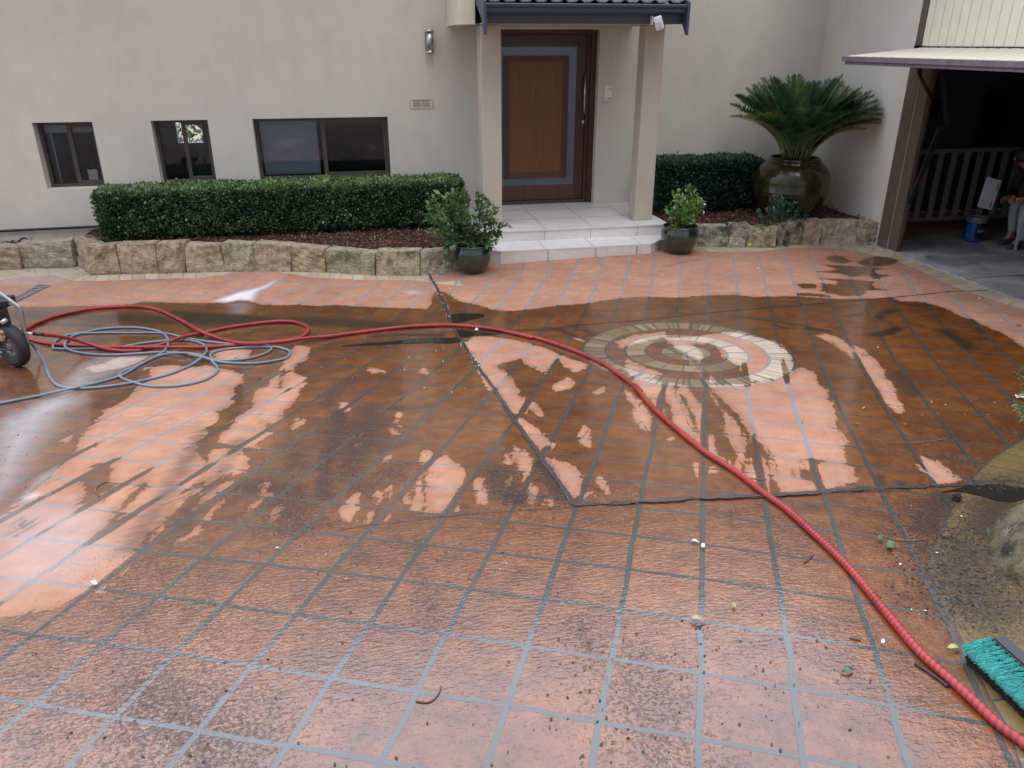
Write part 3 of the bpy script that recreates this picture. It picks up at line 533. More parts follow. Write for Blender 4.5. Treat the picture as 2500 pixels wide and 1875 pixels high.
    col = n.mix(n.ma('MULTIPLY', dm, .85), col, (.026, .020, .012))
    grit = n.attr('grit'); gsp = n.noise(P, 85, 5, .75); gmask = n.sm(n.ma('ADD', gsp, n.ma('MULTIPLY', grit, .34)), .72, .80, 0, .8); col = n.mix(gmask, col, (.028, .016, .012))
    far = n.sm(n.noise(P, 60, 4, .8), .70, .74, 0, .5); col = n.mix(n.ma('MULTIPLY', far, wt), col, (.03, .02, .015))
    # hairline scuffs, oil-dark patches on the dry part
    sc = n.sm(n.noise(n.scl(P, (2.5, 30, 1)), 1, 4, .7), .66, .8, 0, .35); col = n.mix(n.ma('MULTIPLY', sc, n.ma('SUBTRACT', 1, wt)), col, (.22, .12, .09))
    fm = n.attr('foam_glare'); fmn = n.ma('MULTIPLY', fm, n.ma('ADD', .6, n.ma('MULTIPLY', n.noise(n.scl(P, (3, 3, 1)), 3, 5, .7), .8)), cl=True)  # white spray foam, and reflected sky glare put into the colour
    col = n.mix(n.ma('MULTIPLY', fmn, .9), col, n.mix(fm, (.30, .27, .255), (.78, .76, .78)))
    # relief: pebbly slip coat, joints sunk, and ripples on the water film
    peb = n.noise(P, 95, 3, .6); pits = n.sm(n.vor(P, 55), .05, .30); pit2 = n.sm(n.noise(P, 40, 4, .7), .58, .66)
    hb = n.ma('ADD', n.ma('MULTIPLY', peb, .5), n.ma('MULTIPLY', grout, -1.2)); nb = n.bump(hb, .45, .004)
    nearf = n.sm(Y, 2.0, 4.8, 1, 0)
    rip = n.noise(n.scl(P, (30, 72, 1)), 1, 2, .5, .4); rip2 = n.noise(n.scl(P, (80, 120, 1)), 1, 2, .5)
    hr = n.ma('ADD', n.ma('MULTIPLY', rip, 1.0), n.ma('MULTIPLY', rip2, .18)); hr = n.ma('ADD', hr, n.ma('MULTIPLY', pits, .10)); hr = n.ma('ADD', hr, n.ma('MULTIPLY', pit2, n.ma('ADD', -.12, n.ma('MULTIPLY', grit, -.5))))
    amt = n.ma('ADD', .20, n.ma('MULTIPLY', n.ma('MULTIPLY', n.sm(Y, 2.7, 4.0, 1, 0), n.sm(Y, 1.7, 2.6, .5, 1)), .66)); amt = n.ma('ADD', amt, n.ma('MULTIPLY', grit, .35)); amt = n.ma('MULTIPLY', amt, n.ma('SUBTRACT', 1, n.ma('MULTIPLY', grout, .7)))
    nc = n.bump(hr, amt, .0034)
    pm = n.ma('MULTIPLY', n.sm(n.ma('ADD', n.noise(P, 70, 4, .72), n.ma('MULTIPLY', grit, .16)), .58, .64), n.ma('ADD', .35, n.ma('MULTIPLY', grit, .6)), cl=True); pm = n.ma('MULTIPLY', pm, n.ma('SUBTRACT', 1, grout))
    col = n.mix(n.ma('MULTIPLY', n.ma('MULTIPLY', pm, wt), .8), col, (.045, .022, .014))
    rough = n.ma('ADD', n.ma('MULTIPLY', n.ma('SUBTRACT', 1, wt), .45), .42)
    return n.fin(col, rough, nb, Coat_Weight=n.ma('MULTIPLY', wt, n.ma('MULTIPLY', n.ma('SUBTRACT', 1, n.ma('MULTIPLY', fmn, .5)), n.ma('SUBTRACT', 1, n.ma('MULTIPLY', pm, .9)))), Coat_Roughness=.03, Coat_IOR=1.62, Coat_Normal=nc, IOR=1.38)
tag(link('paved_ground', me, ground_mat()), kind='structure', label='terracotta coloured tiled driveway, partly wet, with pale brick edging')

def strip(name, P, wd, mat, dz=.004, jag=.3, kind='structure', label=None):
    Q = smooth_path(w2(P), .012); T = np.gradient(Q, axis=0); T /= np.linalg.norm(T, axis=1)[:, None]; Nn = np.stack([-T[:, 1], T[:, 0]], 1)
    n_ = len(Q); ww = (np.interp(np.linspace(0, 1, n_), np.linspace(0, 1, len(wd)), wd) if isinstance(wd, (list, tuple)) else np.full(n_, wd)) / 2
    ns = lambda: np.convolve(RNG.normal(size=n_ + 8), np.ones(5) / 5, 'same')[4:-4]
    A = Q + Nn * (ww * (1 + jag * 1.5 * ns()))[:, None]; B = Q - Nn * (ww * (1 + jag * 1.5 * ns()))[:, None]
    V = np.zeros((2 * n_, 3)); V[0::2, :2] = A; V[1::2, :2] = B; V[:, 2] = gz(V[:, 0], V[:, 1]) + dz; i = np.arange(n_ - 1)[:, None] * 2
    return tag(link(name, mesh_np(name, V, i + [0, 2, 3, 1]), mat), label, None, None, kind)
def puddle(name, P, dz=.003, label=None, mat=None):
    q = [Vector((float(a), float(b))) for a, b in smooth_path(w2(P + P[:1]), .03)]; n_ = len(q)
    qa = np.array(q); ins = [Vector((float(x), float(y))) for x in np.arange(qa[:, 0].min(), qa[:, 0].max(), .06) for y in np.arange(qa[:, 1].min(), qa[:, 1].max(), .06) if poly_sd(qa, np.array([x]), np.array([y]))[0] < -.02]
    r = delaunay_2d_cdt(q + ins, [], [list(range(n_))], 1, 1e-5); V = [(v.x, v.y, float(gz(v.x, v.y)) + dz) for v in r[0]]
    me = bpy.data.meshes.new(name); me.from_pydata(V, [], [list(f) for f in r[2]]); return tag(link(name, me, mat or M['water']), label, None, None, 'structure')
n = N('dark joint'); p = n.pos(); M['joint'] = n.fin(n.ramp(n.noise(p, 70, 4, .8), (.4, (.018, .018, .016)), (.62, (.06, .058, .05)), (.72, (.30, .28, .26))), .4, n.bump(n.noise(p, 60, 4), .8, .01), Coat_Weight=.7, Coat_Roughness=.1)
J1 = [(1046, 668), (1066, 702), (1079, 733), (1092, 762), (1102, 789), (1119, 823), (1126, 831), (1168, 898), (1200, 941), (1254, 1023), (1322, 1118), (1402, 1235)]
strip('expansion_joint', J1, .028, M['joint'], label='long dark control joint running diagonally down to the wet crease')
strip('expansion_joint', [(1402, 1235), (1472, 1231), (1643, 1221), (1770, 1215), (1865, 1212), (2021, 1200), (2275, 1188), (2363, 1185), (2440, 1180)], .03, M['joint'], dz=.005, jag=.5, label='dark water filled joint running right towards the boulder')
strip('crack', [(1200, 810), (1327, 806), (1421, 793), (1567, 782), (1722, 764.5), (1900, 749), (2173, 727), (2417, 708)], .012, M['joint'], label='thin dark crack line across the far paving above the round medallion')
strip('crack', [(1402, 1236), (1350, 1242), (1250, 1248), (1094, 1260), (995, 1273), (900, 1283), (820, 1296)], .005, M['joint'], label='thin crease line running left from the joint')
puddle('puddle', pts('M', '1090,650 1300,640 1540,650 1545,690 1400,720 1260,758 1130,765 1100,700'), label='dark puddle beside the control joint behind the red hose')
puddle('puddle', pts('M', '1150,840 1400,855 1800,890 1700,925 1450,935 1320,960 1210,962 1180,900'), label='dark puddle beside the control joint in front of the red hose')
puddle('puddle', pts('M', '1235,960 1250,1005 1190,1030 1080,1048 850,1040 500,1050 0,1068 -400,1085 0,1040 300,1018 560,990 850,966 1080,968'), label='long dark wedge of water left of the control joint')
puddle('puddle', pts('H', '1780,905 1900,895 2100,910 2240,930 2250,990 2130,1030 2000,1020 1900,990 1800,970 1700,950 1560,960 1700,925'), label='brown puddle beside the boulder')
n = N('film of water'); p = n.pos(); M['film'] = n.fin((.05, .045, .045), .05, n.bump(n.noise(p, 60, 3), .5, .01), Coat_Weight=1.0, Coat_IOR=1.8, Coat_Roughness=.02)
strip('water_runnel', [(1530, 1231), (1620, 1226), (1700, 1221), (1800, 1216), (1860, 1214)], [.006, .022, .02, .028, .012], M['film'], dz=.010, jag=.9, label='bright run of water along the dark joint')
strip('water_runnel', [(1880, 1216), (1960, 1208), (2060, 1202), (2160, 1199), (2190, 1197)], [.004, .018, .014, .01, .004], M['film'], dz=.010, jag=.9, label='thin bright run of water right of the red hose')

# ------------------------------------------------------------------ HOUSE
YW = 10.78; XG = 6.475; ZT = 4.7; ZW = 3.95
house = thing('house', 'grey rendered house with three low windows, stone edged beds and a garage wing', 'house', (0, YW, 0))
house['kind'] = 'thing'
def part(name, mb, mat, par=None):
    o = mb.out(name, mat, None); p = par or house; o.parent = p
    if p.parent is not None or p.location.length: o.matrix_parent_inverse = Matrix.Translation(-p.location) if p.parent is None else p.matrix_parent_inverse.copy()
    return o
WIN = [(-3.84, -3.165, .725, 1.515), (-2.49, -1.82, .735, 1.515), (-1.282, .413, .74, 1.515)]
DOOR = (1.76, 3.24, .29, 2.552)
mb = MB(); xs = sorted({-9.0, XG + .2, *[v for a in WIN + [DOOR] for v in a[:2]]}); TH = .24
for a, b in zip(xs, xs[1:]):
    mid = (a + b) / 2; op = [o for o in WIN + [DOOR] if o[0] < mid < o[1]]
    if not op: mb.box(a, b, YW, YW + TH, -.6, ZT)
    else: mb.box(a, b, YW, YW + TH, -.6, op[0][2]); mb.box(a, b, YW, YW + TH, op[0][3], ZT)
bmesh.ops.remove_doubles(mb.bm, verts=mb.bm.verts[:], dist=1e-4)
wall = part('wall', mb, M['wall'])
mb = MB(); JY = 8.83                                             # garage wing: wall beyond the opening, head above it
mb.box(XG, XG + .2, JY, YW, -.3, ZW); mb.box(XG, XG + .2, 2.0, 4.7, -.3, ZW); mb.box(XG + .03, XG + .2, 4.7, JY, 2.36, ZW)
part('garage_wall', mb, M['wall'])
# eaves and roof edge (above the frame, seen in reflections)
mb = MB(); mb.box(-9, XG + .2, YW - .38, YW + 3, ZT, ZT + .06); mb.prism([(YW - .45, ZT + .06), (YW - .45, ZT + .2), (YW + 4, ZT + .95), (YW + 4, ZT + .06)], 'x', -9, XG + 6); part('roof', mb, M['concretetile'])
mb = MB(); mb.box(-9, XG, YW - .5, YW - .38, ZT + .02, ZT + .2); mb.box(XG - .55, XG - .43, 2, YW - .5, ZW + .02, ZW + .16); mb.box(XG - .43, XG + 5, 2, YW + 3, ZW, ZW + .06); part('gutter', mb, M['fascia'])  # garage eave is out of view, its overhang deepened to shade the side wall

def window(x0, x1, z0, z1, inner, label, nbar=1):
    t = thing('window', label, 'window', ((x0 + x1) / 2, YW, z0)); c = t.location
    def pp(name, mb, mat, par=None):
        o = mb.out(name, mat); o.parent = par or t
        if par is None: o.matrix_parent_inverse = Matrix.Translation(-c)
        return o
    ya, yb = YW + .15, YW + .20; f = .038; xm = (x0 + x1) / 2
    mb = MB(); mb.box(x0 + .003, x1 - .003, ya, yb, z0 + .003, z0 + f); mb.box(x0 + .003, x1 - .003, ya, yb, z1 - f, z1 - .003)
    mb.box(x0 + .003, x0 + f, ya + .002, yb, z0 + f, z1 - f); mb.box(x1 - f, x1 - .003, ya + .002, yb, z0 + f, z1 - f); pp('frame', mb, M['frame'])
    mb = MB(); s = .034; yo = ya + .012
    mb.box(xm - .02, xm + .03, yo - .004, yb - .01, z0 + f, z1 - f); mb.box(xm + .03, x1 - f, yo, yb - .01, z0 + f, z0 + f + s); mb.box(xm + .03, x1 - f, yo, yb - .01, z1 - f - s, z1 - f); mb.box(x1 - f - s * .8, x1 - f, yo + .002, yb - .01, z0 + f + s, z1 - f - s)
    pp('sash', mb, M['frame'])
    for a, b, y in ((x0 + f, xm - .02, yb - .012), (xm + .03, x1 - f - s * .8, yb - .022)):
        mb = MB(); mb.box(a, b, y, y + .005, z0 + f, z1 - f); pp('glass_pane', mb, M['glass'])
    for (a, b, h0, h1, dy) in inner:
        mb = MB(); X0, X1 = x0 + (x1 - x0) * a, x0 + (x1 - x0) * b; Z0, Z1 = z0 + (z1 - z0) * h0, z0 + (z1 - z0) * h1
        mb.box(X0, X1, YW + .245 + dy, YW + .255 + dy, Z0, Z1); pp('blind', mb, M['blind'])
    return t
window(*WIN[0], [(.04, .96, .82, .97, 0), (.10, .13, .04, .82, .06)], 'narrow bronze framed window at the left with a bottle on its sill')
window(*WIN[1], [(.03, .44, .955, .985, .0)], 'narrow bronze framed window second from the left with greenery showing through')
window(*WIN[2], [(.02, .98, .94, .99, 0), (.03, .455, .06, .93, .02)], 'wide bronze framed sliding window above the long hedge')
mb = MB()                                                         # rooms behind the windows
mb.box(-4.9, -4.8, YW + TH, 15, -.6, 2.2); mb.box(1.2, 1.3, YW + TH, 15, -.6, 2.2); mb.box(-4.9, 1.3, YW + TH, 15, -.7, -.6); mb.box(-4.9, 1.3, YW + TH, 15, 2.2, 2.3)
mb.box(-1.55, -1.5, YW + TH, 14.9, -.6, 2.2); mb.box(-3.0, -2.95, YW + TH, 13, -.6, 2.2)
mb.box(-4.8, -3.05, 14.9, 15, -.6, 2.2); mb.box(-2.15, 1.2, 14.9, 15, -.6, 2.2); mb.box(-3.05, -2.15, 14.9, 15, -.6, .80); mb.box(-3.05, -2.15, 14.9, 15, 1.55, 2.2)
mb.box(-2.62, -2.55, 14.86, 14.96, .8, 1.55)
part('interior_wall', mb, M['indoor'])
# things seen through the glass
t = thing('bottle', 'clear bottle with a white label and blue cap behind the left window', 'bottle', (-3.33, YW + .235, .765))
mb = MB().lathe([(0, 0), (.035, 0), (.037, .02), (.037, .15), (.03, .19), (.014, .215), (.014, .235)]); b = mb.out('body', M['glass'], t)
mb = MB().lathe([(.0, .262), (.018, .262), (.018, .232), (0, .232)]); mb.out('cap', M['bluepaint'], t)
mb = MB().box(-.062, .052, -.045, -.041, .01, .16, .002); mb.out('label', M['white'], t)
# garden beyond the rear window: one tree
def tree(name, x, y, z0, h, r, label, mat, n_=2600, size=.11):
    t = thing(name, label, 'tree', (x, y, z0)); mb = MB(); mb.tube([(0, 0, 0), (.05, 0, h * .4), (-.03, .05, h * .8)], [.09, .06, .02], 8)
    for k in range(6):
        a = k * 1.05; mb.tube([(0, 0, h * (.3 + .07 * k)), (r * .6 * math.cos(a), r * .6 * math.sin(a), h * (.5 + .07 * k))], [.03, .008], 6)
    mb.out('trunk', M['barkmid'], t)
    cl = RNG.normal(size=(26, 3)) * [r * .45, r * .45, h * .2] + [0, 0, h * .62]; P = cl[RNG.integers(0, 26, n_)] + RNG.normal(size=(n_, 3)) * r * .18
    leaves('crown', P, RNG.normal(size=(n_, 3)) + [0, 0, -.3], size, mat, t); return t
tree('garden_tree', -2.9, 17.2, -1.0, 3.4, 1.5, 'light green garden tree seen through the second window', M['treeleaf'])

# vent, lamp, intercom, sensor
t = thing('air_vent', 'cream rectangular air vent grille set in the grey wall', 'vent', (.86, YW - .004, 1.665))
mb = MB(); mb.box(-.152, .152, -.004, .004, -.058, -.05); mb.box(-.152, .152, -.004, .004, .05, .058); mb.box(-.152, -.14, -.004, .004, -.05, .05); mb.box(.14, .152, -.004, .004, -.05, .05); mb.out('frame', M['column'], t)
mb = MB(); mb.box(-.14, .14, .0005, .003, -.05, .05); mb.out('backing', M['wall'], t)
mb = MB()
for k in range(6):
    for s in (-1, 1): mb.box(s * .057 - .052, s * .057 + .052, -.002, .0, -.036 + k * .0148, -.0325 + k * .0148)
mb.out('slot', M['dark'], t)
t = thing('wall_lamp', 'cylindrical brushed steel up and down light on the grey wall', 'lamp', (.995, YW - .075, 2.27))
MB().lathe([(0, .03), (.047, .03), (.047, .245), (0, .245)], seg=32).out('body', M['steel'], t)
for za, zb_ in ((.0, .03), (.245, .275)):
    MB().lathe([(.047, za), (.054, za), (.054, zb_), (.047, zb_)], seg=32).out('collar', M['steel'], t)
    MB().lathe([(0, za + .012), (.046, za + .012), (.046, za + .018), (0, za + .018)], seg=32).out('lens', M['frost'], t)
MB().box(-.03, .03, .045, .075, .06, .21).out('bracket', M['steel'], t)
MB().box(-.05, .05, .0735, .0748, .02, .25).out('back_plate', M['frame'], t)
c0 = onY(*pz('R', 1597, 586), YW); c1 = onY(*pz('R', 1642, 494), YW)
t = thing('intercom', 'white door intercom panel on the wall right of the door', 'intercom', ((c0[0] + c1[0]) / 2, YW, c0[2])); hw, hh = (c1[0] - c0[0]) / 2, c1[2] - c0[2]
MB().box(-hw, hw, -.028, 0, 0, hh, .004).out('case', M['white'], t); MB().box(-.004, hw * .8, -.0295, -.028, hh * .14, hh * .20).out('name_plate', M['frame'], t)
mb = MB()
for i in range(5):
    for j in range(5): mb.box(hw * .15 + i * .007, hw * .15 + i * .007 + .004, -.0292, -.028, hh * .68 + j * .008, hh * .68 + j * .008 + .004)
mb.out('speaker_grille', M['lining'], t)

# ------------------------------------------------------------------ PORCH
def bx(name, mb, mat, t):
    o = mb.out(name, mat); o.parent = t; o.matrix_parent_inverse = Matrix.Translation(-t.location); return o
t = thing('porch_steps', 'two white stone tiled steps and landing below the front door', 'steps', (2.5, 8.9, 0)); Z1, Z2 = .152, .292
f1 = [(1.56, 8.86), (3.42, 8.88), (3.70, 9.16), (3.70, 9.33), (1.40, 9.33), (1.40, 9.02)]
mb = MB(); mb.prism(f1, 'z', -.25, Z1 - .018); mb.prism([(1.36, 9.31), (3.79, 9.31), (3.79, YW + .35), (1.36, YW + .35)], 'z', -.2, Z2 - .018); bx('riser', mb, M['porchtile'], t)
def inset(P, d):
    c = np.mean(P, 0); return [tuple(np.array(p) + (np.array(p) - c) / np.linalg.norm(np.array(p) - c) * d) for p in P]
mb = MB(); mb.prism(inset(f1, .012), 'z', Z1 - .0175, Z1); bx('tread', mb, M['porchtile'], t)
mb = MB(); mb.prism([(1.35, 9.295), (3.80, 9.295), (3.80, YW + .36), (1.35, YW + .36)], 'z', Z2 - .0175, Z2); bx('landing', mb, M['porchtile'], t)
mb = MB()
for x in (2.13, 2.72): mb.box(x - .002, x + .002, 8.857, 8.862, -.2, Z1 - .02)
mb.box(3.238, 3.242, 8.86, 8.874, -.2, Z1 - .02)
for x in (2.19, 2.78, 3.39): mb.box(x - .002, x + .002, 9.3085, 9.3098, Z1, Z2 - .02)
for x in (1.6, 2.2, 2.8, 3.4): mb.box(x - .0025, x + .0025, 9.3, YW + .1, Z2, Z2 + .0012)
for y in (9.9, 10.5): mb.box(1.35, 3.80, y - .0025, y + .0025, Z2 + .0002, Z2 + .0014)
for x in (2.1, 2.7, 3.3): mb.box(x - .002, x + .002, 8.86, 9.3, Z1, Z1 + .001)
bx('grout_line', mb, M['porchgrout'], t)
for nm, x0, x1, y0, y1, lb in (('porch_column', 1.475, 1.715, 9.62, 9.93, 'square beige rendered column left of the front door'), ('porch_column', 3.43, 3.668, 9.55, 9.80, 'square beige rendered column right of the front door')):
    z0 = Z2 + .001; tag(MB().box(x0, x1, y0, y1, z0, 2.585, .012).out(nm, M['column']), lb, 'column', 'columns of the porch')
t = thing('porch_roof', 'small pitched porch roof with slate blue gutter and grey concrete tiles', 'roof', (2.55, 9.2, 2.585)); XL, XR, YG = 1.45, 3.70, 9.06
mb = MB(); mb.box(XL + .0, XR, YG + .09, YG + .12, 2.585, 2.70); bx('fascia', mb, M['fascia'], t)
prof = [(YG + .085, 2.70), (YG + .085, 2.735), (YG + .09, 2.785), (YG + .085, 2.79), (YG - .03, 2.775), (YG - .045, 2.782), (YG - .05, 2.772), (YG - .045, 2.75), (YG - .02, 2.735), (YG - .02, 2.705), (YG + .02, 2.685), (YG + .085, 2.685)]
mb = MB(); mb.prism(prof, 'x', XL, XR); bx('gutter', mb, M['fascia'], t)
sl = math.tan(R(24)); mb = MB(); mb.box(XL + .02, XR - .02, YG + .12, YW - .002, 2.586, 2.60); bx('soffit', mb, M['column'], t)
for xa in (XL - .03, XR + .002):
    mb = MB(); y0, y1 = YG - .06, YW - .01; zt = 2.80
    mb.prism([(y0, zt), (y0, 2.47), (y0 + .02, 2.47), (y0 + .20, 2.64), (y1, 2.64 + (y1 - y0 - .2) * sl), (y1, zt + (y1 - y0) * sl)], 'x', xa, xa + .028); bx('barge_board', mb, M['fascia'], t)
mb = MB(); nx = 13; V = []; Fc = []; W = XR - XL - .02; ns = nx * 10
for j, y in enumerate(np.linspace(YG + .03, YW - .01, 14)):
    for i in range(ns + 1):
        u = i / ns * nx; V.append((XL + .01 + W * i / ns, y, 2.795 + (y - YG) * sl + .024 * math.cos(2 * math.pi * u) * abs(math.cos(math.pi * u)) - .0 + .012 * ((j % 2))))
for j in range(13):
    for i in range(ns): a = j * (ns + 1) + i; Fc.append((a, a + 1, a + ns + 2, a + ns + 1))
o = link('roof_tiles', mesh_np('roof_tiles', V, Fc), M['concretetile'], t); o.matrix_parent_inverse = Matrix.Translation(-t.location)
so_ = o.modifiers.new('s', 'SOLIDIFY'); so_.thickness = .014
mb = MB(); mb.box(XL - .22, XL - .035, YG + .55, YW - .003, 2.585, 3.5); bx('side_cheek', mb, M['cream'], t); mb = MB(); mb.box(XL, XR, YG + .7, YG + .75, 2.60, 3.1); bx('upstand', mb, M['dark'], t)
mb = MB(); mb.box(XL + .03, XR - .03, 9.58, 9.90, 2.586 - .09, 2.586 - .001)
# sensor on the fascia
t = thing('security_sensor', 'white movement sensor on a bracket below the porch gutter', 'sensor', onY(*pz('R', 1915, 118), YG + .03)); t.rotation_euler = (0, 0, 0)
MB().box(-.05, -.038, .0, .055, -.03, .03, .003).out('bracket', M['white'], t); MB().tube([(-.04, .03, .0), (-.01, -.01, .015), (0, -.03, .0)], .012, 10).out('arm', M['white'], t)
o = MB().box(-.028, .028, -.075, -.03, -.055, .035, .008).out('head', M['white'], t); t.scale = (1.55, 1.55, 1.55); o.rotation_euler = (R(10), R(-18), R(-25)); o2 = MB().box(-.019, .019, -.0775, -.0735, -.045, .0, .001).out('lens', M['offwhite'], o)

# ------------------------------------------------------------------ FRONT DOOR
YD = YW + .13; t = thing('front_door', 'wide timber front door with steel blue glass border and a curved inlay', 'door', (2.6, YD, Z2)); ZB = Z2 + .002
DL, DR, DT = 1.763, 3.24, 2.55
mb = MB(); mb.box(DR - .075, DR - .002, YD - .02, YD + .10, ZB, DT - .002); mb.box(DL, DR - .075, YD - .02, YD + .10, DT - .05, DT - .002); mb.box(DR - .125, DR - .075, YD + .012, YD + .10, ZB, DT - .05); bx('door_frame', mb, M['doordark'], t)
mb = MB(); mb.box(DL, DR - .125, YD + .0, YD + .10, ZB, ZB + .045); bx('threshold', mb, M['doormid'], t)
lx1 = DR - .13; lz0 = ZB + .05; lz1 = DT - .056; yl = YD + .035
gx0, gx1, gz0, gz1 = 1.80, 2.985, .545, 2.345          # glass border outer
px0, px1, pz0, pz1 = 1.975, 2.872, .648, 2.236         # inner panel outer
mb = MB(); mb.box(DL, gx0, yl, yl + .05, lz0, lz1); mb.box(gx1, lx1, yl, yl + .05, lz0, lz1); mb.box(gx0, gx1, yl, yl + .05, gz1, lz1); bx('leaf', mb, M['doordark'], t)
mb = MB(); mb.box(gx0, gx1, yl - .001, yl + .05, lz0, gz0); bx('bottom_rail', mb, M['doormid'], t)
mb = MB(); mb.box(gx0, gx1, yl + .012, yl + .04, gz0, gz1); bx('glass_border', mb, M['frost'], t)
fw = .075; mb = MB(); mb.box(px0, px0 + fw, yl - .012, yl + .012, pz0, pz1); mb.box(px1 - fw, px1, yl - .012, yl + .012, pz0, pz1); mb.box(px0 + fw, px1 - fw, yl - .0118, yl + .012, pz1 - fw, pz1); bx('panel_frame', mb, M['doordark'], t)
mb = MB(); mb.box(px0 + fw, px1 - fw, yl - .0118, yl + .012, pz0, pz0 + fw); bx('panel_frame', mb, M['doormid'], t)
mb = MB(); mb.box(px0 + fw, px1 - fw, yl - .002, yl + .012, pz0 + fw, pz1 - fw); bx('panel', mb, M['doorpanel'], t)
cv = [(1246, 372), (1222, 430), (1198, 500), (1186, 570), (1188, 640), (1205, 710), (1222, 770), (1230, 830), (1225, 890), (1212, 940), (1202, 982)]
P = smooth_path([onY(*pz('R', *c), yl - .004) for c in cv], .02); mb = MB(); mb.tube(P, .0085, 8); bx('curved_inlay', mb, simple('dull metal inlay', (.22, .19, .15), .5, Metallic=.5), t)
h0 = onY(*pz('R', 1492, 430), yl - .07); h1 = onY(*pz('R', 1487, 655), yl - .07); mb = MB(); mb.tube([(h0[0] + .0, yl - .06, h0[2]), (h0[0], yl - .06, h1[2])], .014, 14)
for zz in (h0[2] - .12, h1[2] + .12): mb.tube([(h0[0], yl - .06, zz), (h0[0], yl, zz)], .009, 8)
bx('pull_handle', mb, M['steel'], t)
k0 = onY(*pz('R', 1482, 705), yl - .01); mb = MB().lathe([(0, -.012), (.027, -.012), (.03, 0)], (k0[0], yl - .001, k0[2]), 24, 'y'); bx('lock', mb, M['steel'], t)
mb = MB(); mb.box(k0[0] - .008, k0[0] + .004, yl - .03, yl - .026, k0[2] - .09, k0[2] - .01); mb.box(k0[0] - .003, k0[0] + .003, yl - .04, yl - .012, k0[2] - .012, k0[2] + .01); bx('key', mb, M['black'], t)
mb = MB(); mb.box(DL - .1, DR + .1, YD + .14, YD + .16, 0, 2.7); part('interior_wall', mb, M['dark'])

# ------------------------------------------------------------------ GARAGE
sl_ = MB(); q = [gp(2144, 602), gp(2243, 640), gp(2351, 681), gp(2500, 738), gp(2640, 790)]
sl_.prism([(XG - .0, 8.84), (XG - .01, 8.0), (XG, 7.0), (XG - .01, 6.0), (XG, 4.0), (XG, 2.0), (12.2, 2.0), (12.2, YW)], 'z', -.3, .006)
tag(sl_.out('garage_floor', M['slab']), 'worn grey concrete garage floor slab', kind='structure')
tag(MB().box(XG + .1, 12, 7.235, 7.247, .0062, .0075).out('slab_joint', M['dark']), 'thin saw cut across the garage floor slab', kind='structure')
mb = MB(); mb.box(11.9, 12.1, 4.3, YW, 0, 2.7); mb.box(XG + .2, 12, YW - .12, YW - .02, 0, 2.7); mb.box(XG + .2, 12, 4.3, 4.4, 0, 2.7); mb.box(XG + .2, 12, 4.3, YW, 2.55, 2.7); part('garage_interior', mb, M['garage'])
t = thing('garage_door', 'cream boarded tilting garage door swung open above the driveway', 'garage door', (XG, 6.8, 2.2)); zl = 2.25; xa = XG - .975
mb = MB(); yb_ = 8.655
mb.hexa([(xa + .02, 4.75, zl - .022), (xa + .02, yb_, zl - .022), (XG + 1.35, yb_, zl + .095), (XG + 1.35, 4.75, zl + .095), (xa + .02, 4.75, zl - .004), (xa + .02, yb_, zl - .004), (XG + 1.35, yb_, zl + .115), (XG + 1.35, 4.75, zl + .115)]); bx('panel', mb, M['cream'], t)
mb = MB()
for k in range(26):
    y = yb_ - .04 - k * .15; mb.hexa([(xa + .02, y - .05, zl - .002), (xa + .02, y + .05, zl - .002), (XG - .02, y + .05, zl + .0835), (XG - .02, y - .05, zl + .0835), (xa + .02, y - .045, zl + .006), (xa + .02, y + .045, zl + .006), (XG - .02, y + .045, zl + .0905), (XG - .02, y - .045, zl + .0905)])
bx('boards', mb, M['cream'], t)
mb = MB(); mb.box(xa - .01, xa + .018, 4.75, yb_ - .01, zl - .085, zl - .003); mb.box(xa - .03, xa - .011, 4.75, yb_ + .03, zl - .05, zl + .0); bx('edge_rail', mb, simple('weathered mauve timber', (.155, .125, .14), .75, var=.2), t)
mb = MB(); P = [onY(*pz('Q', x, y), 8.40) for x, y in ((1655, 400), (1675, 560), (1690, 720))]; mb.bar(P[0], P[1], .075, .03); mb.bar(P[1], P[2], .075, .03)
P2 = [onY(*pz('Q', x, y), 8.40) for x, y in ((1650, 745), (1560, 960), (1465, 1180))]; mb.bar(P[2], P2[0], .10, .04); mb.bar(P2[0], P2[1], .075, .03); mb.bar(P2[1], P2[2], .05, .03); bx('lift_arm', mb, M['black'], t)
P = [onY(*pz('Q', x, y), 8.46) for x, y in ((1530, 395), (1528, 430), (1598, 575))]; mb = MB(); mb.bar(P[0], P[1], .04, .03); mb.bar(P[1], P[2], .035, .02); bx('lift_arm', mb, M['black'], t)
mb = MB(); c0 = onY(*pz('Q', 1565, 690), 9.2); c1 = onY(*pz('Q', 1655, 572), 9.2)
tag(MB().box(c0[0], c1[0], 9.2, 9.5, c0[2], c1[2], .01).out('storage_box', M['blackplastic']), 'dark box mounted inside the garage beside the lifting arm', 'box')
t = thing('garage_door_jamb', 'brown painted timber post at the near edge of the garage opening', 'post', (XG, 8.65, 0))
mb = MB(); mb.box(XG - .012, XG + .22, 8.64, 8.832, .008, 2.36); mb.box(XG + .004, XG + .05, 8.46, 8.618, .008, 2.30); bx('post', mb, M['brown'], t)
mb = MB(); mb.box(XG - .006, XG + .10, 8.619, 8.639, .008, 2.30); bx('bead', mb, simple('tan bead', (.25, .21, .15), .6), t)
t = thing('wall_cladding', 'cream vertical board cladding above the open garage door', 'cladding', (XG, 6.8, 2.35))
mb = MB(); y = 8.71; ws = [.11, .155, .135, .137, .133, .148, .142, .145]
k = 0
while y > 4.4:
    w_ = ws[k] if k < len(ws) else .142; mb.box(XG - .005, XG + .018, y - w_ + .006, y, 2.352, ZW - .01, .003); y -= w_; k += 1
bx('board', mb, M['cream'], t)
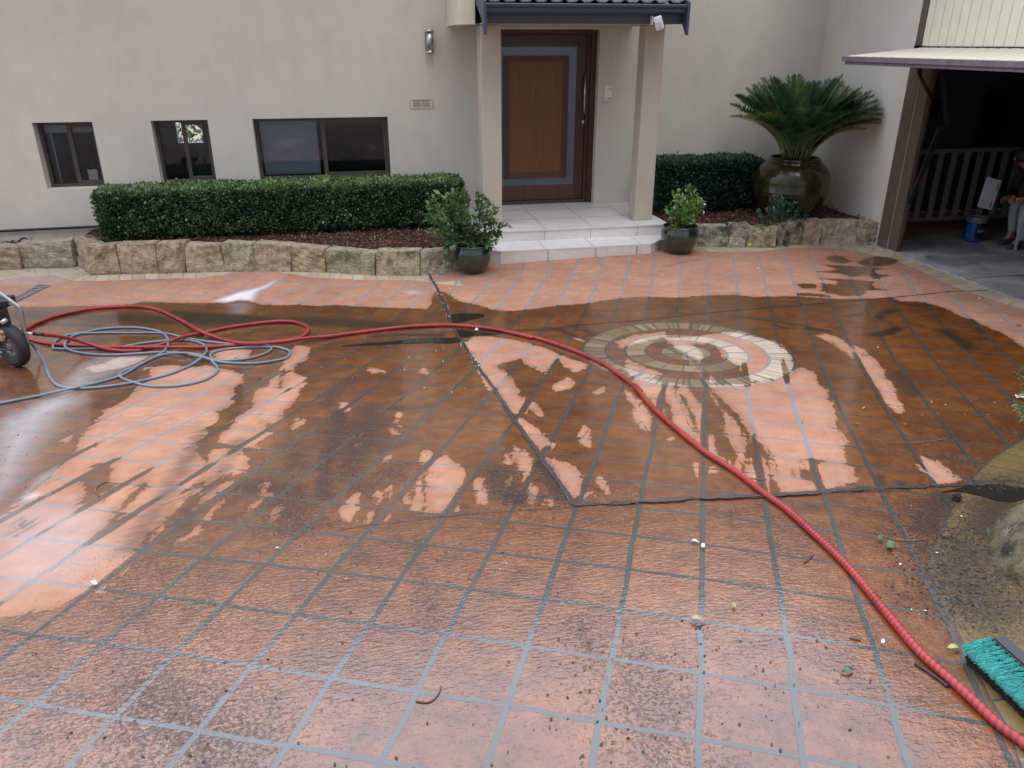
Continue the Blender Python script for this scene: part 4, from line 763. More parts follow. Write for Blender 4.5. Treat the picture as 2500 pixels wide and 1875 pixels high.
mb = MB(); mb.box(XG - .012, XG + .028, 8.714, 8.822, 2.33, ZW - .01); bx('corner_trim', mb, M['brown'], t)
mb = MB(); mb.box(XG - .018, XG + .028, 4.4, 8.712, 2.322, 2.350); bx('flashing', mb, M['black'], t)
# slatted gate standing inside
t = thing('slatted_gate', 'pale timber slatted panel standing inside the dark garage', 'gate', (8, 9.3, 0)); YG_ = 9.3
x0 = onY(*pz('Q', 1500, 865), YG_)[0]; x1 = x0 + 2.3; zt = onY(*pz('Q', 1700, 862), YG_)[2]; zb = onY(*pz('Q', 1640, 1255), YG_)[2]
mb = MB(); mb.box(x0 - .3, x1, YG_, YG_ + .03, zt - .05, zt); bx('top_rail', mb, M['slat'], t); mb = MB(); mb.box(x0 - .3, x1, YG_, YG_ + .03, zb - .05, zb); bx('bottom_rail', mb, M['slat'], t)
for k in range(13):
    xx = x0 - .22 + k * .195; mb = MB(); mb.box(xx, xx + .085, YG_ - .014, YG_ - .001, zb - .02, zt - .01); bx('slat', mb, M['slat'], t)
for xx in (x0 - .28, x1 - .06): mb = MB(); mb.box(xx, xx + .05, YG_ + .031, YG_ + .07, .008, zt); bx('leg', mb, M['slat'], t)
mb = MB(); mb.box(9.0, 10.6, 10.0, 10.5, 1.05, 1.75); mb.box(9.02, 9.06, 10.02, 10.06, .008, 1.05); mb.box(10.5, 10.54, 10.02, 10.06, .008, 1.05); mb.box(9.02, 9.06, 10.44, 10.48, .008, 1.05); mb.box(10.5, 10.54, 10.44, 10.48, .008, 1.05)
tag(mb.out('storage_cabinet', M['blackplastic']), 'dark raised cabinet at the back of the garage', 'cabinet')
# paint tin
b0 = onZ(*pz('Q', 1808, 1400), .006); b1 = onZ(*pz('Q', 1918, 1402), .006); c = (b0 + b1) / 2; rr = (b1[0] - b0[0]) / 2 * 1.02
t = thing('paint_bucket', 'blue and black paint bucket with a pale lid on the garage floor', 'bucket', (c[0], c[1] + .1, .007)); ht = .31
MB().lathe([(0, 0), (rr * .9, 0), (rr * .92, .01), (rr * .99, ht * .80)], seg=40).out('body', simple('navy tin', (.008, .012, .03), .3), t)
MB().lathe([(rr * 1.0, ht * .79), (rr * 1.03, ht * .80), (rr * 1.05, ht * .97), (rr * 1.08, ht * .975), (rr * 1.08, ht), (rr * .98, ht), (rr * .98, ht * .95), (0, ht * .95)], seg=40).out('lid', M['tin'], t)
def arc_patch(z0, z1, a0, a1, r0, r1, name, mat):
    V = []; Fc = []; K = 14
    for i in range(K + 1):
        a = R(a0 + (a1 - a0) * i / K); V += [(r0 * math.cos(a), r0 * math.sin(a), z0), (r1 * math.cos(a), r1 * math.sin(a), z1)]
    for i in range(K): Fc.append((2 * i, 2 * i + 2, 2 * i + 3, 2 * i + 1))
    return link(name, mesh_np(name, V, Fc), mat, t)
arc_patch(.012, .045, 150, 370, rr * .935, rr * .945, 'base_band', M['bluepaint']); arc_patch(.045, .235, 175, 235, rr * .955, rr * .995, 'label', M['bluepaint'])
arc_patch(.05, .10, 178, 200, rr * .962, rr * .972, 'label', simple('pale green print', (.12, .2, .17), .4))
cu = bpy.data.curves.new('lettering', 'FONT'); cu.body = 'Interior'; cu.size = .05; cu.extrude = .0006; to = bpy.data.objects.new('lettering', cu); COL.objects.link(to)
dg = bpy.context.evaluated_depsgraph_get(); me = bpy.data.meshes.new_from_object(to.evaluated_get(dg)); bpy.data.objects.remove(to)
for v in me.vertices:                                      # wrap the word round the tin
    a = R(248) + v.co.x / rr; rad = rr * .985 + v.co.z; z = .13 + v.co.y; v.co = (rad * math.cos(a), rad * math.sin(a), z)
link('lettering', me, M['offwhite'], t)
t0 = thing('garden_light', 'slim steel garden stake light in front of the right hedge', 'light', (*onZ(*((1600 + 680 / 5.82), (430 + 595 / 5.82)), .24)[:2], .22))
MB().lathe([(0, 0), (.018, 0), (.018, .13), (0, .13)], seg=16).out('stem', M['steel'], t0); MB().lathe([(0, .13), (.032, .13), (.034, .20), (.03, .215), (0, .215)], seg=20).out('head', M['steel'], t0)

# ------------------------------------------------------------------ STONE EDGING
def rock(name, p0, p1, z0, z1, th, seed, mat, par, jag=.016, lean=.02, moss=.3, topj=.012):
    """rough hewn block: front base from p0 to p1, th deep away from the viewer"""
    rg = np.random.default_rng(seed); p0 = np.array(p0[:2]); p1 = np.array(p1[:2]); e = p1 - p0; L = np.linalg.norm(e); e /= L; nb_ = np.array([-e[1], e[0]])
    if nb_[1] < -.2: nb_ = -nb_
    bm = bmesh.new(); bmesh.ops.create_cube(bm, size=1); bmesh.ops.subdivide_edges(bm, edges=bm.edges[:], cuts=15, use_grid_fill=True)
    ph = rg.random((6, 3)) * 6.28; fr = rg.normal(size=(6, 3)) * [7, 7, 9]
    tl = rg.normal() * .06; tz = rg.normal() * topj; tz2 = rg.normal() * topj; cl = rg.normal(size=2) * .03
    for v in bm.verts:
        u, w_, h = v.co.x, v.co.y, v.co.z; q = Vector((u, w_, h)); m = sorted((abs(u), abs(w_), abs(h)))
        k = 1 - .012 * max(0, (m[2] + m[1] - .90)) / .1 * .5; u *= k; w_ *= k; h *= k
        a = (u + .5) * L; b = (w_ + .5) * th; c = z0 + (h + .5) * (z1 - z0)
        x = np.array([a * 1, b, c]); nz = sum(math.sin(float(x @ fr[i]) * 2.2 + ph[i, 0]) for i in range(6)) / 6
        nz2 = sum(math.sin(float(x @ fr[i][::-1]) * 6.5 + ph[i, 1]) for i in range(6)) / 6
        fa = 1 if w_ < -.38 else .3
        nz3 = sum(abs(math.sin(float(x @ fr[i][[1, 0, 2]]) * 15 + ph[i, 2])) for i in range(6)) / 6 - .6; b -= (nz * jag * .9 + nz2 * jag * 1.0 + nz3 * jag * .9) * fa + lean * (.5 - h) * (w_ < 0); a += (cl[0] * (h) * (u < 0) + cl[1] * h * (u > 0)) + nz2 * .004
        if h > .3: c += (tz * (u + .5) + tz2 * (.5 - u)) + nz2 * jag * .35
        p = p0 + e * a + nb_ * b; v.co = (p[0], p[1], c)
    me = bpy.data.meshes.new(name); bm.to_mesh(me); bm.free(); at = me.attributes.new('moss', 'FLOAT', 'POINT'); at.data.foreach_set('value', np.full(len(me.vertices), moss, dtype=np.float32))
    o = link(name, me, mat, par); return o
lw = thing('stone_planter_wall', 'low wall of rough sandstone blocks in front of the long hedge', 'stone wall', (0, 9.3, 0))
SL = [('T', 0, 130, 1562, 1428, .0), ('T', 150, 450, 1552, 1400, .0)]
def blk(k, x0, x1, y0, y1, yt, seed, par, th=.19, moss=.3, jag=.016, zt=None, **kw):
    a = gp(*pz(k, x0, y0)); b = gp(*pz(k, x1, y1)); m = (a + b) / 2; top = onY(*pz(k, (x0 + x1) / 2, yt), m[1])[2]
    o = rock('stone_block', a, b, min(a[2], b[2]) - .05, top if zt is None else zt, th, seed, M['stone'], par, jag=jag, moss=moss, **kw)
    o.matrix_parent_inverse = Matrix.Translation(-par.location); return a, b, top
L_ = [(-170, 130, 1565, 1558, 1430), (138, 440, 1552, 1546, 1395)]
for i, (a, b, c, d, e) in enumerate(L_): blk('T', a, b, c, d, e, 40 + i, lw, th=.24, moss=.05, jag=.022, topj=.02)
ca = gp(*pz('T', 455, 1530)); cb = gp(*pz('T', 533, 1588)); o = rock('stone_block', ca, cb, ca[2] - .05, .215, .22, 52, M['stone'], lw, moss=.2); o.matrix_parent_inverse = Matrix.Translation(-lw.location)
FB = [(534, 702, 1590, 1585), (708, 922, 1585, 1580), (926, 1085, 1580, 1576), (1090, 1300, 1576, 1570), (1306, 1484, 1570, 1567), (1489, 1690, 1567, 1570), (1696, 1886, 1570, 1576)]
for i, (a, b, c, d) in enumerate(FB): blk('T', a, b, c, d, 1424 if i == 0 else 1418, 60 + i, lw, moss=(.25, .3, .1, .2, .15, .15, .3)[i], zt=.228 + .008 * (i % 3), jag=.02)
for i, (a, b, c, d) in enumerate([(0, 278, 1577, 1592), (285, 536, 1592, 1592), (541, 760, 1592, 1560)]): blk('R', a, b, c, d, 1425, 72 + i, lw, moss=(.7, .8, 1.0)[i], zt=.222)
def mortar(P, par, dy, zt):
    mb = MB()
    for a, b in zip(P, P[1:]):
        e = (b - a)[:2] / np.linalg.norm((b - a)[:2]); n_ = np.array([-e[1], e[0]]); n_ = n_ if n_[1] > 0 else -n_; A, B = a[:2] + n_ * .028, b[:2] + n_ * .028; A2, B2 = a[:2] + n_ * dy, b[:2] + n_ * dy; lo = min(a[2], b[2]) - .05
        mb.hexa([(*A, lo), (*B, lo), (*B2, lo), (*A2, lo), (*A, zt), (*B, zt), (*B2, zt), (*A2, zt)])
    o = mb.out('mortar', M['mortar'], par); o.matrix_parent_inverse = Matrix.Translation(-par.location)
mortar([gp(*pz(*q)) for q in (('T', 536, 1589), ('T', 702, 1585), ('T', 922, 1580), ('T', 1300, 1570), ('T', 1690, 1570), ('R', 0, 1577), ('R', 278, 1592), ('R', 536, 1592), ('R', 756, 1561))], lw, .16, .20)
rw = thing('stone_planter_wall', 'low wall of mossy sandstone blocks below the big urn', 'stone wall', (5, 9.0, 0))
for i, (a, b, c, d, ms) in enumerate([(228, 415, 1426, 1430, .9), (421, 522, 1430, 1432, .9), (527, 690, 1432, 1432, .8), (697, 838, 1424, 1412, .7), (843, 945, 1412, 1414, .4), (950, 1150, 1414, 1424, .35), (1156, 1276, 1426, 1420, .1)]):
    blk('Q', a, b, c, d, 1300, 90 + i, rw, moss=ms, zt=.29 + .006 * (i % 2))
# mulch beds
def bed(name, P, z, label):
    q = [Vector(p) for p in P]; qa = np.array(P); ins = [Vector((float(x), float(y))) for x in np.arange(qa[:, 0].min(), qa[:, 0].max(), .09) for y in np.arange(qa[:, 1].min(), qa[:, 1].max(), .09) if poly_sd(qa, np.array([x]), np.array([y]))[0] < -.03]
    r = delaunay_2d_cdt(q + ins, [], [list(range(len(q)))], 1, 1e-5); V = [(v.x, v.y, z + .02 * math.sin(v.x * 5) * math.sin(v.y * 7) + random.uniform(-.006, .006)) for v in r[0]]
    me = bpy.data.meshes.new(name); me.from_pydata(V, [], [list(f) for f in r[2]]); tag(link(name, me, M['mulchbase']), label, kind='structure')
    A = 0; xs_, ys_ = qa[:, 0], qa[:, 1]; n_ = int(5200 * (xs_.max() - xs_.min()) * (ys_.max() - ys_.min()) / 3)
    p = np.stack([RNG.uniform(xs_.min(), xs_.max(), n_), RNG.uniform(ys_.min(), ys_.max(), n_)], 1); p = p[poly_sd(qa, p[:, 0], p[:, 1]) < -.01]
    P3 = np.c_[p, z + .012 + .02 * np.sin(p[:, 0] * 5) * np.sin(p[:, 1] * 7) + RNG.random(len(p)) * .012]; D = RNG.normal(size=(len(p), 3)) * [1, 1, .35]
    tag(leaves('bark_mulch', P3, D, .035, M['chip'], width=.35, fold=.1), 'red brown bark chips covering the ' + label, 'mulch', kind='stuff')
bed('garden_bed', [(-9, 10.38), (-4.2, 10.40), (-3.44, 10.34), (-3.44, YW), (-9, YW)], .085, 'narrow low bed at far left behind the pale stone blocks')
bed('garden_bed', [(-3.42, 10.34), (-3.30, 10.16), (-3.08, 9.92), (-2.4, 9.79), (-1.6, 9.65), (-.86, 9.42), (-.45, 9.24), (.1, 9.0), (.6, 8.88), (1.1, 8.96), (1.34, 9.1), (1.34, YW), (-3.42, YW)], .205, 'bed behind the left stone wall')
bed('garden_bed', [(3.80, 9.30), (4.3, 9.30), (5.0, 9.22), (5.7, 9.18), (6.2, 9.0), (XG, 8.98), (XG, YW), (3.82, YW)], .25, 'bed behind the right stone wall')

# ------------------------------------------------------------------ HEDGES AND PLANTS
def hedge(name, x0, x1, y0, y1, z0, z1, label, mat, n_, size=.032, lump=.02):
    t = thing(name, label, 'hedge', ((x0 + x1) / 2, (y0 + y1) / 2, z0)); c = np.array(t.location)
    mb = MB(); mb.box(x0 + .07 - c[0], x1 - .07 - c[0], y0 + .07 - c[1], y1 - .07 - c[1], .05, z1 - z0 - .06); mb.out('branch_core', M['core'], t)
    lx, ly, lz = x1 - x0, y1 - y0, z1 - z0; ar = np.array([lx * lz, lx * ly, ly * lz, ly * lz]); ar[0] *= 1.2; cnt = (n_ * ar / ar.sum()).astype(int); P = []; Nn = []
    u = RNG.random; 
    P.append(np.stack([x0 + u(cnt[0]) * lx, np.full(cnt[0], y0), z0 + u(cnt[0]) ** .9 * lz], 1)); Nn.append(np.tile([0, -1, 0], (cnt[0], 1)))
    P.append(np.stack([x0 + u(cnt[1]) * lx, y0 + u(cnt[1]) * ly, np.full(cnt[1], z1)], 1)); Nn.append(np.tile([0, 0, 1], (cnt[1], 1)))
    for k, x in ((2, x0), (3, x1)): P.append(np.stack([np.full(cnt[k], x), y0 + u(cnt[k]) * ly, z0 + u(cnt[k]) * lz], 1)); Nn.append(np.tile([(-1, 1)[k - 2], 0, 0], (cnt[k], 1)))
    P = np.concatenate(P); Nn = np.concatenate(Nn).astype(float)
    h = (np.sin(P[:, 0] * 9.1 + 2 * np.sin(P[:, 2] * 7)) + np.sin(P[:, 0] * 21 + P[:, 2] * 15) + np.sin(P[:, 1] * 13 + P[:, 0] * 4) + np.sin(P[:, 2] * 25 + 3 * np.sin(P[:, 0] * 6))) * .25
    low = (P[:, 2] - z0) / lz; cull = (low < .16) & (u(len(P)) < .55); 
    off = h * lump - np.abs(RNG.normal(size=len(P))) * .035 - .05 * (low < .12)
    rr = .07; dx = np.minimum(P[:, 0] - x0, x1 - P[:, 0]); dz = z1 - P[:, 2]; dy = P[:, 1] - y0
    P = P + Nn * off[:, None]; e = np.clip(1 - (dx + dz) / rr, 0, 1) * .015 + np.clip(1 - (dy + dz) / rr, 0, 1) * .012
    P[:, 2] -= e; sprig = u(len(P)) < .012; P[sprig] += Nn[sprig] * u((sprig.sum(), 1)) * .04
    D = Nn * .8 + RNG.normal(size=P.shape) * .75 + [0, 0, .35]; P = P - c
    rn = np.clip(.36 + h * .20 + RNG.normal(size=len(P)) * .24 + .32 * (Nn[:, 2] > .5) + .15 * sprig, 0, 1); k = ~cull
    leaves('foliage', P[k], D[k], size, mat, t, width=.62, rnd=rn[k]); 
    for i in range(22):
        x = RNG.uniform(x0 + .1, x1 - .1) - c[0]; y = RNG.uniform(-.12, .1); MB().tube([(x, y, -.02), (x + RNG.normal() * .03, y - .03, .18)], [.01, .006], 5).out('stem', M['barkmid'], t)
    return t
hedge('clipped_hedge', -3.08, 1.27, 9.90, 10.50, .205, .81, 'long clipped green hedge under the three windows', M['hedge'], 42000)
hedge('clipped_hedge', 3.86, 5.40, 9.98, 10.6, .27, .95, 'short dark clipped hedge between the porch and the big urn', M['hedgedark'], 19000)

def pot(name, c, r, h, label, mat, rim=.8, base=.5, soil=True):
    t = thing(name, label, 'pot', c); f = lambda x: r * x
    MB().lathe([(0, 0), (f(base), 0), (f(base + .04), .008), (f(.80), h * .22), (f(.95), h * .42), (f(1.0), h * .62), (f(.97), h * .82), (f(.89), h * .96), (f(.90), h * .985), (f(.88), h), (f(.80), h * .985), (f(.82), h * .86), (f(.84), h * .80)], seg=64).out('body', mat, t)
    MB().lathe([(0, h * .90), (f(.5), h * .91), (f(.84), h * .885)], seg=40).out('soil', M['soil'], t); return t
pc = gp(*pz('R', 845, 1592)); PL = (float(pc[0]) + .01, float(pc[1]) + .13, float(pc[2]) + .002)
pot('green_pot', PL, .222, .33, 'dark green glazed pot holding the broad leafed bush left of the steps', M['glaze'])
pc = gp(*pz('Q', 155, 1476)); PR_ = (float(pc[0]), float(pc[1]) + .13, float(pc[2]) + .002)
pot('green_pot', PR_, .232, .335, 'dark green glazed pot holding the small bright plant right of the steps', M['glaze'], base=.55)
def sprays(t, stems, lsize, mat, name='foliage', per=26, spread=.02, width=.4, rl=(.0, 1), up=.35, whorl=True, stemr=.006):
    P = []; D = []; mb = MB(); rn = []
    for base, tip, bend in stems:
        base = np.array(base, float); tip = np.array(tip, float); mid = (base + tip) / 2 + np.array(bend); k = 10
        c = [(1 - s) ** 2 * base + 2 * s * (1 - s) * mid + s * s * tip for s in np.linspace(0, 1, k)]; mb.tube(c, [stemr * (1 - .75 * s) for s in np.linspace(0, 1, k)], 5)
        n_ = int(per * (.7 + .6 * RNG.random())); sh = RNG.random()
        for j in range(n_):
            s = .25 + .75 * (j / n_) ** .8 if not whorl else 1 - .75 * (RNG.random() ** 1.4)
            p = (1 - s) ** 2 * base + 2 * s * (1 - s) * mid + s * s * tip; d = 2 * (1 - s) * (mid - base) + 2 * s * (tip - mid); d /= np.linalg.norm(d)
            a = RNG.normal(size=3); a -= a @ d * d; a /= np.linalg.norm(a); P.append(p + RNG.normal(size=3) * spread * .3); D.append(a + d * (.35 + .8 * s * s) + [0, 0, up * .3]); rn.append(np.clip(rl[0] + (rl[1] - rl[0]) * (.15 + .45 * s + .25 * sh + RNG.normal() * .14), 0, 1))
    mb.out('stem', M['barkmid'], t); D = np.array(D); leaves(name, P, D, lsize, mat, t, width=width, rnd=np.array(rn), nrm=np.tile([0, 0, 1.0], (len(P), 1)) + RNG.normal(size=(len(P), 3)) * .5)
def Rp(x, y, yy, t): q = onY(1040 + x / 6.914, 450 + y / 6.914, yy); return q - np.array(t.location)
t = thing('potted_bush', 'loose broad leafed bush with tall sprigs in the left green pot', 'plant', (PL[0], PL[1], PL[2] + .30)); y0 = PL[1]; st = []
tips = [(930, 110), (880, 130), (490, 130), (370, 230), (240, 150), (150, 260), (80, 340), (60, 480), (20, 600), (110, 760), (180, 850), (230, 960), (700, 200), (660, 130), (560, 200), (450, 330), (620, 380), (300, 420), (200, 560), (350, 640), (520, 560), (480, 760), (330, 820), (600, 700), (700, 560), (1180, 440), (1140, 400), (1060, 350), (1080, 600), (1150, 640), (1380, 700), (1280, 680), (1230, 820), (1150, 950), (1060, 1020), (980, 900), (900, 980), (1110, 780), (300, 1180), (380, 1120), (270, 1340), (330, 1290), (760, 1130), (820, 560), (860, 720), (1000, 560), (940, 300), (1010, 250), (420, 480), (560, 880), (620, 960), (200, 400), (130, 620), (400, 1000), (500, 420), (420, 180), (300, 300), (1020, 960), (1100, 1080), (250, 720), (400, 720), (600, 300)]
for i, (x, y) in enumerate(tips):
    tip = Rp(x, y, y0 + RNG.uniform(-.22, .16) * (.4 if y < 300 else 1), t); b = np.array([RNG.normal() * .05, RNG.normal() * .05, -.01]); low = y > 1100
    st.append((b, tip, (tip[0] * .25, tip[1] * .25, .10 if not low else .30)))
sprays(t, st, .060, M['gardenia'], per=34, width=.52, stemr=.006)
t2 = leaves('white_bloom', [Rp(880, 830, y0 - .1, t)] * 7, RNG.normal(size=(7, 3)), .035, M['whitechip'], t, width=.8); leaves('white_bloom', [Rp(700, 215, y0 - .05, t)] * 5, RNG.normal(size=(5, 3)), .03, M['fallyellow'], t, width=.8)
def Rq(x, y, yy, t): q = onY(1600 + x / 5.82, 430 + y / 5.82, yy); return q - np.array(t.location)
t = thing('potted_plant', 'small upright bright green plant in the right green pot', 'plant', (PR_[0], PR_[1], PR_[2] + .305)); st = []
for x, y in [(460, 130), (500, 150), (560, 190), (330, 230), (260, 240), (400, 250), (300, 320), (220, 380), (540, 330), (640, 340), (680, 380), (580, 420), (180, 470), (250, 480), (360, 400), (440, 320), (480, 420), (420, 500), (330, 560), (230, 600), (560, 560), (620, 520), (500, 620), (540, 680), (300, 690), (380, 720), (260, 700), (440, 600), (600, 280), (350, 300), (520, 250), (200, 540), (640, 430), (400, 640)]:
    tip = Rq(x, y, PR_[1] + RNG.uniform(-.13, .13), t); st.append((np.array([RNG.normal() * .04, RNG.normal() * .04, -.01]), tip, (tip[0] * .4, tip[1] * .4, .05)))
sprays(t, st, .052, M['lime'], per=24, width=.46)
bq = gp(1600 + 1780 / 5.82, 430 + 1000 / 5.82); t = thing('feathery_shrub', 'fine leaved blue green shrub growing over the stone wall in front of the urn', 'shrub', (bq[0], bq[1] + .18, .02)); st = []
for x, y in [(1720, 220), (1760, 260), (1660, 300), (1850, 280), (1820, 330), (1640, 380), (1700, 350), (1960, 400), (1900, 420), (2040, 470), (2000, 520), (2130, 560), (1480, 510), (1520, 560), (1600, 470), (1560, 600), (2110, 620), (1700, 480), (1800, 440), (1860, 520), (1650, 560), (1760, 580), (1950, 600), (2050, 680), (1600, 660), (1500, 690), (1700, 680), (1830, 680), (1930, 700), (1560, 760), (1660, 780), (1780, 780), (1880, 800), (1990, 780), (1500, 840), (1600, 880), (1700, 900), (1800, 920), (1900, 900), (2000, 880), (2060, 880), (1520, 940), (1620, 970), (1740, 990), (1850, 980), (1950, 950), (1560, 1000), (1480, 960), (1760, 400), (1850, 620), (1700, 800), (1840, 860)]:
    tip = Rq(x, y, bq[1] + RNG.uniform(.0, .3), t); st.append((np.array([RNG.normal() * .04, RNG.normal() * .04, .02]), tip, (tip[0] * .3, tip[1] * .3, .06)))
sprays(t, st, .052, M['bluegreen'], per=56, width=.30, rl=(.1, .9))
# big urn and cycad
UC = (5.60, 9.62, .225); t = thing('olive_urn', 'huge round olive brown glazed urn standing in the corner bed', 'urn', UC); hz = .80
MB().lathe([(0, 0), (.26, 0), (.29, .02), (.37, .14), (.445, .26), (.475, .345), (.480, .355), (.474, .365), (.481, .375), (.488, .395), (.482, .402), (.492, .50), (.480, .58), (.435, .665), (.375, .72), (.345, .735), (.347, .755), (.338, .76), (.322, .785), (.318, hz), (.300, hz), (.296, .77), (.33, .70)], seg=96).out('body', M['olive'], t)
MB().lathe([(0, .765), (.2, .77), (.31, .755)], seg=48).out('soil', M['soil'], t)
t = thing('cycad', 'large dark green cycad with a fan of feathery fronds in the olive urn', 'cycad', (UC[0], UC[1], UC[2] + .76))
mb = MB().lathe([(0, 0), (.10, 0), (.13, .05), (.11, .12), (.04, .17), (0, .18)], seg=24); mb.out('trunk', M['soil'], t)
tips = [(10, 460, 1), (60, 240, 0), (10, 330, 0), (180, 170, 0), (250, 130, 0), (350, 60, 0), (460, 50, 0), (400, 150, 0), (520, 200, 0), (655, 40, 0), (720, 30, 0), (760, 140, 0), (880, 100, 0), (930, 95, 0), (1010, 110, 0), (1090, 70, 0), (1215, 25, 0), (1150, 60, 0), (1250, 150, 0), (1410, 160, 0), (1380, 200, 0), (1520, 200, 0), (1490, 250, 0), (1575, 300, 0), (1560, 360, 0), (1635, 390, 0), (1620, 440, 0), (1650, 530, 0), (1600, 500, 0), (1440, 600, 1), (1300, 420, 0), (1200, 570, 0), (1000, 540, 0), (1100, 440, 0), (850, 480, 0), (640, 430, 0), (540, 420, 0), (330, 440, 0), (260, 500, 0), (120, 400, 0), (350, 330, 0), (200, 280, 0), (480, 300, 0), (600, 300, 0), (800, 370, 0), (960, 360, 0), (1050, 280, 0), (1280, 300, 0), (1400, 330, 0), (1450, 430, 0), (560, 120, 0), (820, 180, 0), (990, 180, 0), (1120, 180, 0), (300, 220, 0), (130, 300, 0), (900, 250, 0), (700, 250, 0), (420, 560, 0), (500, 640, 0), (620, 560, 0), (740, 520, 0), (900, 600, 0), (1040, 640, 0), (1150, 500, 0), (960, 460, 0), (380, 380, 0), (740, 640, 0), (840, 300, 0), (1220, 240, 0), (1340, 250, 0), (420, 250, 0), (90, 230, 0), (1500, 520, 0), (1380, 500, 0), (660, 330, 0)]
rg_ = np.random.default_rng(5); tips += [(x + rg_.uniform(-45, 45), y + rg_.uniform(25, 90), 0) for x, y, _ in tips[3:30] if y < 420][:20]
for i, (x, y, yl_) in enumerate(tips):
    px, py = 1780 + x / 4.365, 180 + y / 4.365; front = y > 330 and 250 < x < 1500
    for _ in range(40):
        Yt = UC[1] + (RNG.uniform(-.75, -.35) if front else RNG.uniform(-.35, .65)); q = onY(px, py, Yt)
        if q[0] < XG - .04: break
    else: q = onY(px, py, UC[1] - .45); q[0] = min(q[0], XG - .05)
    tip = q - np.array(t.location); a = RNG.random() * 6.28; base = np.array([.05 * math.cos(a) + tip[0] * .13, .05 * math.sin(a) + tip[1] * .13, .01]); h = np.linalg.norm(tip)
    drop = .16 if (y > 380) else .04; mid = base * .4 + tip * .5 + np.array([-tip[0] * .12, -tip[1] * .12, drop + .06 * h]); K = 16
    c = np.array([(1 - s) ** 2 * base + 2 * s * (1 - s) * mid + s * s * tip for s in np.linspace(0, 1, K)])
    fr_ = link('frond', MB().tube(c, [.009 * (1 - .8 * s) for s in np.linspace(0, 1, K)], 5).out('tmp', None).data, M['rachis'], t); bpy.data.objects.remove(bpy.data.objects['tmp'])
    nl = 84; s = np.linspace(.13, .995, nl); cc = np.array([(1 - v) ** 2 * base + 2 * v * (1 - v) * mid + v * v * tip for v in s]); dd = np.array([2 * (1 - v) * (mid - base) + 2 * v * (tip - mid) for v in s]); dd /= np.linalg.norm(dd, axis=1)[:, None]
    up = np.cross(np.cross(dd, [0, 0, 1.0]), dd); up /= np.linalg.norm(up, axis=1)[:, None] + 1e-9; sd_ = np.cross(dd, up)
    ln = .20 * np.sin(np.clip((s - .06) / .94, 0, 1) * math.pi * .86 + .28) ** .7 * (.8 + .25 * h)
    P = np.concatenate([cc, cc]); jt = RNG.normal(size=(2 * nl, 3)) * .07; D = np.concatenate([sd_ * .80 + dd * .75 + up * .38, -sd_ * .80 + dd * .75 + up * .38]) + jt
    L = np.concatenate([ln, ln]) * (1 + .06 * RNG.normal(size=2 * nl)); D /= np.linalg.norm(D, axis=1)[:, None]; wv = np.cross(D, np.concatenate([up, up])); wv /= np.linalg.norm(wv, axis=1)[:, None]; w_ = .0075
    V = np.stack([P - wv * w_ * .6, P + D * L[:, None] * .45 - wv * w_, P + D * L[:, None], P + D * L[:, None] * .45 + wv * w_], 1).reshape(-1, 3); k = np.arange(2 * nl)[:, None] * 4
    lo_ = link('leaflets', mesh_np('leaflets', V, np.concatenate([k + [0, 1, 2], k + [0, 2, 3]]), {'rnd': np.repeat(np.clip(RNG.normal(.42 + .14 * RNG.normal(), .14, 2 * nl) + .35 * (RNG.random() < .10), 0, 1), 4)}), M['yellowfrond'] if yl_ else M['frond'], fr_)

# ------------------------------------------------------------------ BOULDER, side plant
bm = bmesh.new(); bmesh.ops.create_icosphere(bm, subdivisions=6, radius=1); BC_ = np.array([3.15, 1.97, .22]); BR = np.array([.70, .72, .42])
for v in bm.verts:
    d = np.array(v.co); nz = sum(math.sin(d @ np.array(f) + p) for f, p in (((3.1, 1.2, 2), .3), ((-2, 4, 1.5), 1.7), ((5, -3, 4), 2.2), ((8, 7, -6), .5), ((-14, 6, 9), 1), ((20, 17, 13), 2), ((-33, 25, 30), 4))) / 7
    r_ = 1 + .07 * nz; q = np.sign(d) * np.abs(d) ** .92 * r_; v.co = tuple(q * BR + BC_)
me = bpy.data.meshes.new('sandstone_boulder'); bm.to_mesh(me); bm.free(); [setattr(p, 'use_smooth', True) for p in me.polygons]
me.attributes.new('moss', 'FLOAT', 'POINT').data.foreach_set('value', np.full(len(me.vertices), 1.0, dtype=np.float32))
tag(link('sandstone_boulder', me, M['boulder']), 'large rounded sandstone boulder at the right edge of the driveway', 'boulder')
q = gp(2500, 1050); t = thing('border_plant', 'small leafy plant poking in at the right edge above the boulder', 'plant', (q[0] + .25, q[1] + .05, gz(q[0], q[1]))); st = []
for x, y in [(2484, 915), (2490, 900), (2492, 935), (2480, 1000), (2486, 985), (2494, 1020), (2500, 960), (2510, 900), (2520, 940), (2515, 1000), (2530, 1010), (2540, 920), (2550, 980), (2500, 1000), (2505, 925)]:
    tip = onY(x, y, q[1] + RNG.uniform(-.05, .15)) - np.array(t.location); st.append((np.zeros(3), tip, (0, 0, .06)))
sprays(t, st, .035, M['gardenia'], per=22, width=.4)

